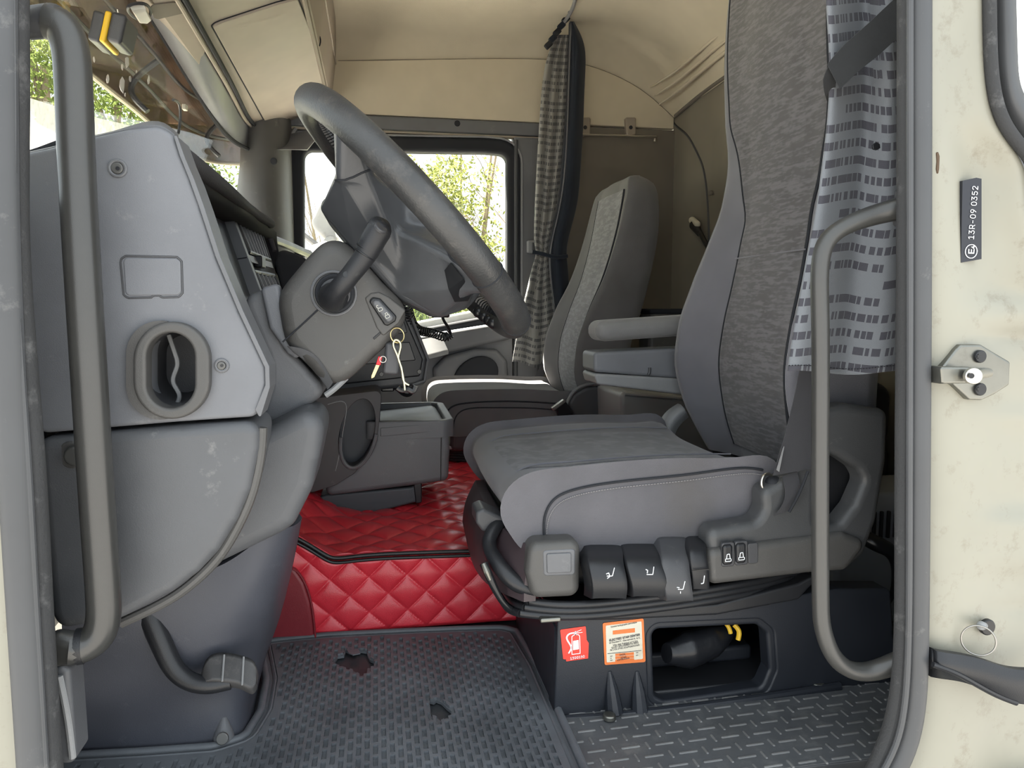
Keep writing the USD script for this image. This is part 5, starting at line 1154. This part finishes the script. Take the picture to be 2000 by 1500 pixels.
for i in range(-44, 26):
    for j in range(0, 24):
        x = i * px_; y = .03 + j * py_ + (.0155 if i % 2 else 0) + rng.normal() * .0006
        b = sg.box(x - .0032, y - .0115, x + .0032, y + .0115).buffer(.0006, quad_segs=1)
        if inner.contains(b): sl_.append(b)
grid = biggest(inner.buffer(.002).difference(so.unary_union(sl_)).difference(hole1.buffer(.002)).difference(hole2.buffer(.002)))
ma.add('rib_grid', extr(grid, .0045, .0, o=(0, 0, .008), **fx), MATR, smooth=False)
ma.add('raised_edge', tube([(x, y, .010) for x, y in np.asarray(mo.buffer(-.008).exterior.coords)[:-1]], .007, 8, 200, lin=True, closed=True), MATR, smooth=50)
ma.add('inner_ridge', tube([(x, y, .009) for x, y in np.asarray(mo.buffer(-.024).exterior.coords)[:-1]], .004, 6, 200, lin=True, closed=True), MATR, smooth=50)
ma.add('tear_flap', extr(sg.Polygon([xy(*q) for q in [(676, 1280), (690, 1284), (700, 1280), (704, 1290), (690, 1293), (682, 1290)]]), .002, 0, o=(0, 0, .013), **fx), MATR)
ma.build()

# ================================================================== quilted red leather over the engine tunnel
def quilt(s, t, w, h, H):
    a, b = s / w + t / h, s / w - t / h; fa, fb = a - np.floor(a), b - np.floor(b)
    d = np.minimum(np.minimum(fa, 1 - fa), np.minimum(fb, 1 - fb))
    return H * (np.sin(np.pi * fa) * np.sin(np.pi * fb)) ** .38 + 0 * d
tn = Thing('tunnel_cover', 'red diamond quilted leather cover over the engine tunnel', 'floor cover')
def grid_mesh(P, back):
    nv, nu = P.shape[:2]; v = P.reshape(-1, 3); f = grid_faces(nv, nu); N = len(v)
    b = np.r_[np.arange(nu), np.arange(1, nv) * nu + nu - 1, (nv - 1) * nu + np.arange(nu - 2, -1, -1), np.arange(nv - 2, 0, -1) * nu]; b2 = np.roll(b, -1)
    return orient(trimesh.Trimesh(np.vstack([v, v + np.asarray(back)]), np.vstack([f, f[:, ::-1] + N, np.stack([b2, b, b + N], 1), np.stack([b2, b + N, b2 + N], 1)]), process=False))
YF = .645
pipe_px = [(520, 1012), (556, 1040), (600, 1064), (640, 1088), (656, 1092), (700, 1088), (800, 1082), (945, 1077), (1060, 1072)]
pz_ = np.array([W(*q, YF) for q in pipe_px]); ptop = PchipInterpolator(pz_[:, 0], pz_[:, 2])
xs = np.linspace(-.30, .36, 260); ft = np.linspace(0, 1, 100)
X, T = np.meshgrid(xs, ft); Zt = ptop(np.clip(X, pz_[0, 0], pz_[-1, 0])); Z = .006 + (Zt - .008) * T
d_ = quilt(X - .015, Z - .010, .080, .077, .0085); fade = np.clip(np.minimum(T / .06, (1 - T) / .05), 0, 1) ** .5
fm = meshkit.fbm(np.stack([X * 9, Z * 9, X * 0], -1), 3) * .006
Yw = YF - d_ * fade - fm + .02 * (1 - T) * 0
tn.add('side_panel', grid_mesh(np.stack([X, Yw, Z], -1), (0, .02, 0)), RED, smooth=True)
ys = np.linspace(YF, 1.62, 320); xs2 = np.linspace(-.40, .62, 330)
X, Y = np.meshgrid(xs2, ys)
zb = .165 + 0 * X; edge_ = ptop(np.clip(X, pz_[0, 0], pz_[-1, 0])); k = np.exp(-((Y - YF) / .10))
zb = zb * (1 - k) + edge_ * k
zb = zb + .075 * np.clip((-.06 - X) / .14, 0, 1) ** 1.5 * np.clip((Y - .72) / .22, 0, 1) + .004 * np.sin(Y * 23 + X * 9) * np.exp(-((Y - .8) / .2) ** 2)
zt_ = zb + quilt(X + .03, Y - YF + .02, .092, .092, .0105) + (meshkit.fbm(np.stack([X * 8, Y * 8, X * 0], -1), 3, seed=5) - .5) * .006
tn.add('top_panel', grid_mesh(np.stack([X, Y, zt_], -1), (0, 0, -.02)), RED, smooth=True)
tn.add('piping', cat(tube([W(x, y, YF - .008) + (0, 0, .002) for x, y in pipe_px], .0042, 8, 70), tube([W(x, y + 7, YF - .0095) + (0, 0, .0) for x, y in pipe_px], .0035, 8, 70)), PIPE, smooth=50)
tn.add('foot_piping', tube([W(500, 1258, YF - .012), W(640, 1247, YF - .012), W(800, 1238, YF - .012), W(1045, 1224, YF - .012)], .005, 8, 40), PIPE, smooth=50)
cpx = [(500, 1262), (520, 1200), (540, 1140), (560, 1105), (578, 1112), (596, 1140), (608, 1180), (613, 1220), (616, 1256)]
tn.add('corner_panel', pslab(cpx, YF - .020, .02, .008, .003), REDP, smooth=45)
tn.add('corner_seam', tube(WW([(556, 1106), (580, 1116), (598, 1144), (609, 1182), (614, 1222), (617, 1252)], YF - .020), .0022, 6, 30), REDP)
tn.build()
# engine tunnel core under the leather
one('engine_tunnel', 'dark engine tunnel block under the red quilted leather', 'floor tunnel', cat(rbox((.14, 1.16, .065), (.92, .90, .125), .03)), BLACK)
# ================================================================== passenger seat
ps = Thing('passenger_seat', 'charcoal passenger seat with a sunlit cushion edge on the far side of the cab', 'seat')
pp = [(.205, .300), (.192, .335), (.196, .372), (.215, .392), (.26, .398), (.36, .398), (.50, .395), (.62, .388), (.672, .382), (.68, .35), (.665, .31), (.55, .30), (.38, .298)]
pc = ps.add('cushion', cush(pp, 1.50, 2.02, .006, 0), PSEATC, smooth=40)
ps.add('seam', tube(WW([(868, 838), (870, 812), (882, 795), (905, 788), (960, 784), (1040, 785), (1110, 790)], 1.498), .0025, 6, 40), SOFT, parent=pc)
ps.add('seam', tube(WW([(885, 838), (890, 815), (905, 801), (960, 796), (1040, 797), (1108, 803)], 1.4985), .002, 6, 40), SOFT, parent=pc)
tabp = [(.335, .735, .225, .03, .12), (.40, .71, .245, .045, .14), (.47, .698, .25, .055, .155), (.55, .704, .25, .055, .16), (.66, .735, .25, .05, .16), (.80, .785, .24, .03, .15), (.95, .822, .235, .015, .14), (1.07, .842, .225, .005, .12), (1.115, .85, .205, .002, .10), (1.14, .868, .175, .0, .05)]
pb = ps.add('backrest', seat_back(interp_rows(tabp, np.r_[.335, .345, .36, np.linspace(.39, 1.08, 26), 1.10, 1.115, 1.13, 1.138]), 1.75, 0, 0, 0), PSEATC, smooth=40)
rows = []
for z, xf, hw, wg, dp in interp_rows(tabp, np.linspace(.36, 1.09, 22)):
    rows.append([(xf - wg * max(0, (abs(a) - .5) / .5) ** 1.3 - .0045 - .006 * (1 - (a / .5) ** 2 if abs(a) < .5 else 0), 1.75 + hw * a, z) for a in np.linspace(-.80, .55, 13)])
ps.add('backrest_centre', sheet(rows, 28, 44, .003, (1, 0, 0)), PSEATS, smooth=True, parent=pb)
for j in (0, 12): ps.add('centre_seam', tube([np.array(r[j]) + (.002, 0, 0) for r in rows], .0035, 6, 50), SOFT, parent=pb)
ps.add('base_skirt', rbox((.46, 1.76, .255), (.46, .50, .085), .02), plastic('seat_base_maroon', (.05, .04, .043), .5))
ps.add('side_cover', pslab([(1108, 788), (1120, 768), (1145, 754), (1175, 752), (1205, 762), (1215, 838), (1130, 842)], 1.46, .05, .014, .02), DARK)
ps.add('cover_edge', tube(WW([(1106, 792), (1118, 768), (1144, 752), (1172, 750)], 1.458), .006, 8, 24), GREY2)
for k, z in enumerate((.207, .198, .189, .180)):
    ps.add('bellows_ring', tube([(.70, 1.53, z), (.30, 1.525, z), (.235, 1.56, z), (.225, 1.75, z), (.235, 1.95, z), (.30, 1.985, z), (.70, 1.98, z)], .0058, 8, 60, lin=True), BLACK, smooth=50)
ps.add('pedestal', rbox((.50, 1.76, .11), (.48, .44, .13), .01), BLACK)
ps.add('slide_foot', rbox((.225, 1.54, .228), (.05, .05, .012), .004), GREYL)
ps.build()
bk_ = Thing('belt_buckle', 'passenger belt buckle with a bright metal end beside the far seat', 'belt buckle')
bk_.add('body', pslab([(1085, 795), (1104, 782), (1120, 806), (1122, 830), (1110, 830), (1092, 815)], 1.43, .02, .004, .002), BLACKG)
bk_.add('metal_end', pslab([(1076, 797), (1101, 780), (1106, 785), (1082, 803)], 1.428, .014, .002, .001), STEEL)
bk_.build()
pbt = Thing('seat_belt', 'passenger grey seat belt running down from the far door post behind the curtain', 'seat belt')
pbt.add('lap_webbing', strap([W(1090, 640, 2.12), W(1073, 690, 2.08), W(1045, 752, 2.04)], .022, wdir=(1, 0, .35)), BELT2)
pbt.add('shoulder_webbing', strap([W(1172, 440, 2.16), W(1150, 520, 2.14), W(1115, 600, 2.12), W(1095, 640, 2.12)], .022, wdir=(1, .2, .4)), BELT)
pbt.add('tongue', tube(WW([(1031, 748, 2.03), (1045, 758, 2.02), (1062, 759, 2.03)]), .006, 8, 12), STEEL)
pbt.add('buckle', rbox(W(1038, 765, 2.04), (.055, .03, .04), .006), DARK)
pbt.add('wires', cat(tube(WW([(1052, 755, 2.03), (1062, 770, 2.0), (1052, 780, 1.98)]), .003, 6, 14), tube(WW([(1058, 757, 2.03), (1070, 772, 2.0), (1064, 782, 1.98)]), .003, 6, 14)), BLACKG)
pbt.build()
# far curtain
fc = Thing('curtain', 'far gathered curtain with a dark lining tied beside the passenger window', 'curtain')
PL_ = PchipInterpolator([60, 90, 150, 250, 400, 470, 494, 520, 560, 640, 715], [1088, 1076, 1061, 1053, 1045, 1043, 1047, 1041, 1031, 1013, 1000])
PR_ = PchipInterpolator([60, 90, 150, 250, 330, 420, 494, 560, 640, 690, 715], [1114, 1113, 1112, 1106, 1098, 1086, 1072, 1076, 1085, 1088, 1089])
zp = [68, 90, 130, 200, 280, 360, 430, 480, 496, 515, 560, 620, 670, 712]
def foldsF(s, f):
    k = 1.0 if f < .6 or f > .75 else .4
    return -.020 * k * abs(math.sin(s * math.pi * 3.0 + .4)) + .012 * s
m_, st_ = sheet(drape(PL_, PR_, foldsF, 2.13, zp, wav=-6), 90, 110, .003, (0, 1, 0), uv=2)
cl_ = fc.add('cloth', m_, CURT2, uv=st_)
ll = PchipInterpolator([40, 100, 250, 400, 494, 520, 600, 690], [1113, 1112, 1104, 1090, 1073, 1074, 1084, 1089])
lr = PchipInterpolator([40, 100, 250, 400, 494, 520, 600, 690], [1120, 1143, 1139, 1127, 1107, 1109, 1113, 1094])
rows = [[W(float(ll(py)) + (float(lr(py)) - float(ll(py))) * s, py, 2.115 - .03 * math.sin(math.pi * s)) for s in np.linspace(0, 1, 9)] for py in (42, 70, 100, 170, 250, 330, 400, 460, 494, 520, 560, 600, 650, 690)]
fc.add('lining', sheet(rows, 18, 70, .02, (0, 1, 0)), LINING, smooth=45)
fc.add('lining_edge', tube(WW([(1116, 45), (1113, 100), (1108, 250), (1094, 400), (1075, 494), (1078, 560), (1087, 640), (1091, 690)], 2.10), .0035, 8, 70), GREY2)
fc.add('tie_band', cat(tube(WW([(1040, 492, 2.07), (1060, 496, 2.065), (1085, 502, 2.06), (1108, 500, 2.08)]), .008, 8, 30, rv=.004)), LINING)
for k in range(5):
    fc.add('gather_tab', rbox(W(1071 + k * 8.5, 88 - k * 12.5, 2.10), (.022, .02, .030), .004, R=trimesh.transformations.rotation_matrix(.8, (0, 1, 0))[:3, :3]), LINING if k % 2 else SOFT)
fc.build()
cr = Thing('curtain_rail', 'pale curtain rail curving along the ceiling above the far curtain', 'rail')
cr.add('rail', tube([W(1074, 84, 2.14), W(1100, 46, 2.10), W(1113, 27, 2.05), (.735, 1.80, 1.815), (.735, 1.4, 1.82), (.735, .9, 1.82)], .007, 10, 50), GREYL)
cr.add('end_stop', balls([(*W(1113, 24, 2.04), .008)]), GREYL)
cr.build()
vn = Thing('ceiling_vent', 'beige framed ceiling vent recess above the far curtain', 'lamp')  # vent opening in the headliner, no light fitting
vn.add('frame', cat(*[rbox(c, s, .006) for c, s in (((.80, 1.79, 1.835), (.15, .02, .03)), ((.80, 1.60, 1.835), (.15, .02, .03)), ((.735, 1.70, 1.835), (.02, .2, .03)), ((.865, 1.70, 1.835), (.02, .2, .03)))]), BEIGEP)
vn.add('dark_recess', rbox((.80, 1.70, 1.842), (.13, .19, .012), .003), SOFT)
vn.add('recess_bar', rbox((.80, 1.70, 1.832), (.035, .19, .014), .004), TAUPE)
vn.build()
# storage cabinet between the seats, bunk, tub
cb = Thing('storage_cabinet', 'grey storage cabinet panel standing behind the gap between the seats', 'cabinet')
cb.add('panel', pslab([(1212, 768), (1228, 764), (1420, 782), (1420, 960), (1218, 960)], 1.22, .25, .012, .012), GREYL)
cb.add('top_edge', tube(WW([(1220, 770, 1.222), (1300, 776, 1.222), (1343, 779, 1.222)]), .006, 8, 20), GREYL)
cb.build()
bn = Thing('bunk', 'dark bunk mattress across the back of the cab', 'bed')
bn.add('base', rbox((1.15, 1.45, .17), (.26, 1.4, .33), .02), DARK); bn.add('mattress', rbox((1.15, 1.45, .42), (.27, 1.4, .16), .04), fabric('bunk_cloth', (.035, .035, .038), sheen=.1))
bn.build()
tb2 = Thing('canister', 'grey plastic canister standing on the bunk behind the armrest', 'canister')
q = W(1293, 640, 1.62); 
tb2.add('body', rbox((q[0] + .03, 1.66, .585), (.17, .12, .17), .02), GREYW, smooth=40); tb2.add('lid', rbox((q[0] + .03, 1.66, .675), (.16, .11, .02), .008), SOFT)
tb2.build()
rl = Thing('coat_rail', 'thin steel rod held by two beige brackets on the far sleeper wall', 'rail')
for px in (1143, 1232):
    b = rl.add('bracket', pslab([(px - 10, 229), (px + 11, 229), (px + 10, 262), (px - 8, 268)], YS - .022, .024, .006, .005), BEIGEP)
    rl.add('bracket_screw', disc(W(px, 249, YS - .0225), (0, -1, 0), .008, .002), SOFT, parent=b)
rl.add('rod', tube(WW([(1112, 263), (1282, 267)], YS - .02), .0055, 8, 4, lin=True), STEEL)
rl.add('rod_end', disc(W(1279, 271, YS - .02), (0, 0, -1), .007, .012), STEEL)
rl.build()
def onr(px, py, h=0.): return PL(px, py, (1.30 - h, 0, 0), (1, 0, 0))
pg = Thing('hanging_plug', 'black cable with a pale plug hanging on the rear sleeper wall', 'cable')
pg.add('plug', balls([(*onr(1352, 430, .02), .014), (*onr(1362, 438, .02), .013)]), PAPER, smooth=60)
pg.add('socket', balls([(*onr(1356, 440, .02), .020), (*onr(1366, 456, .02), .012)]), BLACKG, smooth=60)
pg.add('lead', tube([onr(1366, 452, .02), onr(1380, 478, .02), onr(1398, 505, .015), onr(1420, 540, .01)], .010, 8, 24), BLACKG)
pg.build()
one('wall_clip', 'tiny pale clip on the rear wall above the hanging plug', 'clip', rbox(onr(1388, 377, .005), (.012, .02, .018), .004), TAUPE2)

# ================================================================== overhead shelf, lamp, visor, toll box
os_ = Thing('overhead_shelf', 'beige overhead storage shelf above the windscreen with a closed flap', 'shelf')
Ax, Az = -.47, 1.36; Bx, Bz = -.172, 1.499
prof = [(Ax, Az), (Bx, Bz), (-.160, 1.512), (-.140, 1.66), (-.132, 1.80), (-.55, 1.80), (-.55, 1.42)]
os_.add('body', extr(poly2(prof), 2.22, .0, o=(0, 2.262, 0)), BEIGEP)
ud = np.array([Bx - Ax, 0, Bz - Az]); ud /= np.linalg.norm(ud); nd = np.cross(ud, [0, 1, 0]); nd = nd if nd[2] < 0 else -nd
def onsh(px, py):
    p = PL(px, py, (Ax, 0, Az), nd); return ((p - np.array([Ax, 0, Az])) @ ud, p[1])
fl_ = poly2([onsh(*q) for q in [(413, 47), (430, 40), (540, 4), (580, -6), (606, 60), (638, 196), (622, 208), (521, 243)]], .014)
vv_ = np.array([0, 1., 0])
f_ = os_.add('flap', extr(fl_, .006, .003, o=np.array([Ax, 0, Az]) + nd * .0005, u=ud, v=vv_, n=nd), BEIGEP)
os_.add('flap_gap', extr(fl_.buffer(.004), .0012, 0, o=np.array([Ax, 0, Az]) + nd * .0002, u=ud, v=vv_, n=nd), SOFT, parent=f_)
hr_ = poly2([onsh(*q) for q in [(292, 8), (350, 2), (366, 8), (368, 22), (308, 36), (300, 34)]], .010)
os_.add('grip_recess', extr(hr_, .002, .001, o=np.array([Ax, 0, Az]) + nd * .0005, u=ud, v=vv_, n=nd), plastic('recess_taupe', (.16, .14, .115), .6))
os_.add('edge_strip', tube([(Bx + .002, 2.25, Bz - .002), (Bx + .002, 1.2, Bz - .002), (Bx + .002, .1, Bz - .002)], .0085, 8, 30), plastic('edge_brown', (.19, .155, .12), .55))
os_.add('rear_seam', tube([(-.1395, 2.25, 1.655), (-.1395, .1, 1.655)], .004, 6, 20, lin=True), BEIGEP)
os_.add('latch_mark', tube(WW([(622, 66, 1.6), (626, 78, 1.6), (624, 90, 1.6)]), .002, 6, 8), SOFT)
os_.build()
lp_ = Thing('reading_lamp', 'small cream reading lamp lens on the header over the windscreen', 'lamp')
def onhd(px, py): return PL(px, py, (Ax - .02, 0, Az + .03), np.cross([0, 1, 0], [.35, 0, -.12]))
qs = [PL(*q, A0 + (-.02, 0, -.012), AN) for q in [(253, 12), (280, 8), (292, 30), (283, 37), (268, 36)]]
c0 = np.mean(qs, 0)
lp_.add('lens', hull(np.vstack([np.array(qs), np.array(qs) + nd * .010, (np.array(qs) - c0) * .8 + c0 + nd * .014])), LAMP, smooth=40)
lp_.add('bezel', tube(np.array([(q - c0) * 1.04 + c0 for q in qs]), .0035, 6, 60, closed=True), DARK)
lp_.build()
vs = Thing('sun_visor', 'smoked brown exterior sun visor above the windscreen', 'sun visor')
ved = [onws(*q, off=-.08) for q in [(500, 322), (430, 318), (352, 294), (290, 238), (165, 135)]]
ved.append(ved[-1] + np.array([.03, -.5, .01]))
upv = [np.array([wsx(q[1], q[2] + .36, -.06), q[1], q[2] + .36]) for q in ved]
mid = [(a + b) / 2 + np.array([-.03, 0, 0]) for a, b in zip(ved, upv)]
vs.add('panel', sheet([ved, mid, upv], 50, 14, .004, (-1, 0, 0)), SMOKE)
vs.add('lower_edge', tube(ved, .007, 8, 60), plastic('visor_edge', (.42, .36, .27), .5))
for f in (.25, .55): vs.add('moulded_rib', tube([a * (1 - f) + b * f + (.012 - .03 * math.sin(f * 3.1), 0, 0) for a, b in zip(ved, upv)], .006, 8, 50), DARK)
for y in (1.95, 1.35): vs.add('bracket', tube([(wsx(y, 1.36, -.01), y, 1.36), (wsx(y, 1.3, -.07), y - .01, 1.28), (wsx(y, 1.24, -.02), y - .02, 1.22)], .008, 8, 14), DARK)
# worn flakes stuck on the smoked panel
fk_ = []
for px, py, r in ((210, 153, .010), (238, 166, .020), (244, 184, .006), (183, 116, .006), (248, 122, .016), (238, 131, .008), (290, 155, .012), (254, 155, .010), (266, 141, .007)):
    q = onws(px, py, off=-.066); g = np.random.default_rng(px); k = [(r * g.uniform(.6, 1.2) * math.cos(t), r * g.uniform(.6, 1.3) * math.sin(t)) for t in np.linspace(0, 6.28, 8)[:-1]]
    fk_.append(extr(poly2(k), .001, 0, o=q, u=(0, 1, 0), v=(.14, 0, .99), n=(1, 0, -.14)))
vs.add('paint_flakes', cat(fk_), PINKW, kind='stuff')
vs.build()
tl = Thing('toll_box', 'small black toll transponder with a yellow stripe stuck inside the windscreen', 'transponder')
q = onws(222, 66, off=.04); Rb = trimesh.transformations.rotation_matrix(.25, (0, 1, 0))[:3, :3]
tl.add('case', rbox(q + (.018, 0, 0), (.030, .085, .062), .008, R=Rb), DARK, smooth=45)
tl.add('stripe', rbox(q - (.003, 0, 0), (.012, .087, .064), .004, R=Rb), YELLOW)
tl.add('back', rbox(q - (.020, 0, 0), (.024, .085, .062), .006, R=Rb), DARK, smooth=45)
tl.add('hook', tube([q + (.012, 0, .03), q + (.01, 0, .05)], .0015, 6, 6, lin=True), STEEL)
tl.build()
# wiring tag hanging on the header
hk = Thing('header_tag', 'pale square tag with a thin cable below the header trim', 'tag')
hk.add('tag', rbox(onws(361, 210, off=.03), (.012, .022, .016), .002), PAPER)
hk.add('cable', tube([onws(*q, off=.03) for q in [(338, 195), (350, 205), (352, 232), (348, 262)]], .004, 8, 24), DARK)
hk.build()
# exterior mirror seen through the far window
mi = Thing('door_mirror', 'grey exterior mirror housing outside the far window behind the steering wheel', 'mirror')
mi.add('housing', pslab([(612, 448), (607, 430), (622, 398), (645, 374), (668, 362), (690, 380), (690, 470), (655, 468), (630, 464)], 2.62, .16, .04, .03), GREYL, smooth=45)
mi.add('mirror_glass', pslab([(650, 436), (686, 462), (686, 480), (656, 462)], 2.61, .01, .003), LAMP)
mi.add('bracket', tube(WW([(650, 466, 2.66), (640, 480, 2.60), (612, 492, 2.45), (600, 500, 2.38)]), .03, 10, 20), GREYL)
mi.add('lower_arm', tube(WW([(588, 455, 2.5), (615, 475, 2.55), (640, 490, 2.6)]), .012, 8, 12), GREY2)
mi.build()
# clutter behind the driver's seat, next to the door post
lk = Thing('side_locker', 'grey slotted locker behind the driver seat next to the door post', 'locker')
c_ = W(1724, 1090, .46)
lk.add('box', rbox(c_ + (.05, .12, -.02), (.26, .16, .30), .012), plastic('locker_blue_grey', (.26, .28, .31), .5))
for k in range(7):
    lk.add('slot', rbox(c_ + (-.03 + k * .017, .038, .06 - .0 * k), (.007, .008, .06), .002), BLACK)
lk.build()
ho = Thing('hose', 'dark ribbed hose looping down behind the driver seat by the doorway', 'hose')
ho.add('hose', tube(WW([(1690, 1050, .40), (1712, 1062, .385), (1738, 1076, .38), (1750, 1100, .38), (1748, 1140, .38), (1738, 1172, .38), (1710, 1200, .39), (1682, 1216, .40)]), [.016, .016, .014, .010, .007, .005, .004, .003], 10, 60), BLACKG, smooth=50)
ho.add('branch', tube(WW([(1676, 1180, .40), (1692, 1196, .395), (1698, 1204, .392)]), .0025, 8, 12), BLACKG)
ho.build()
one('pipe_stub', 'small black pipe stub on the floor behind the seat pedestal', 'pipe', tube(WW([(1696, 1242, .36), (1716, 1240, .355), (1715, 1232, .36)]), .008, 10, 16), BLACK)
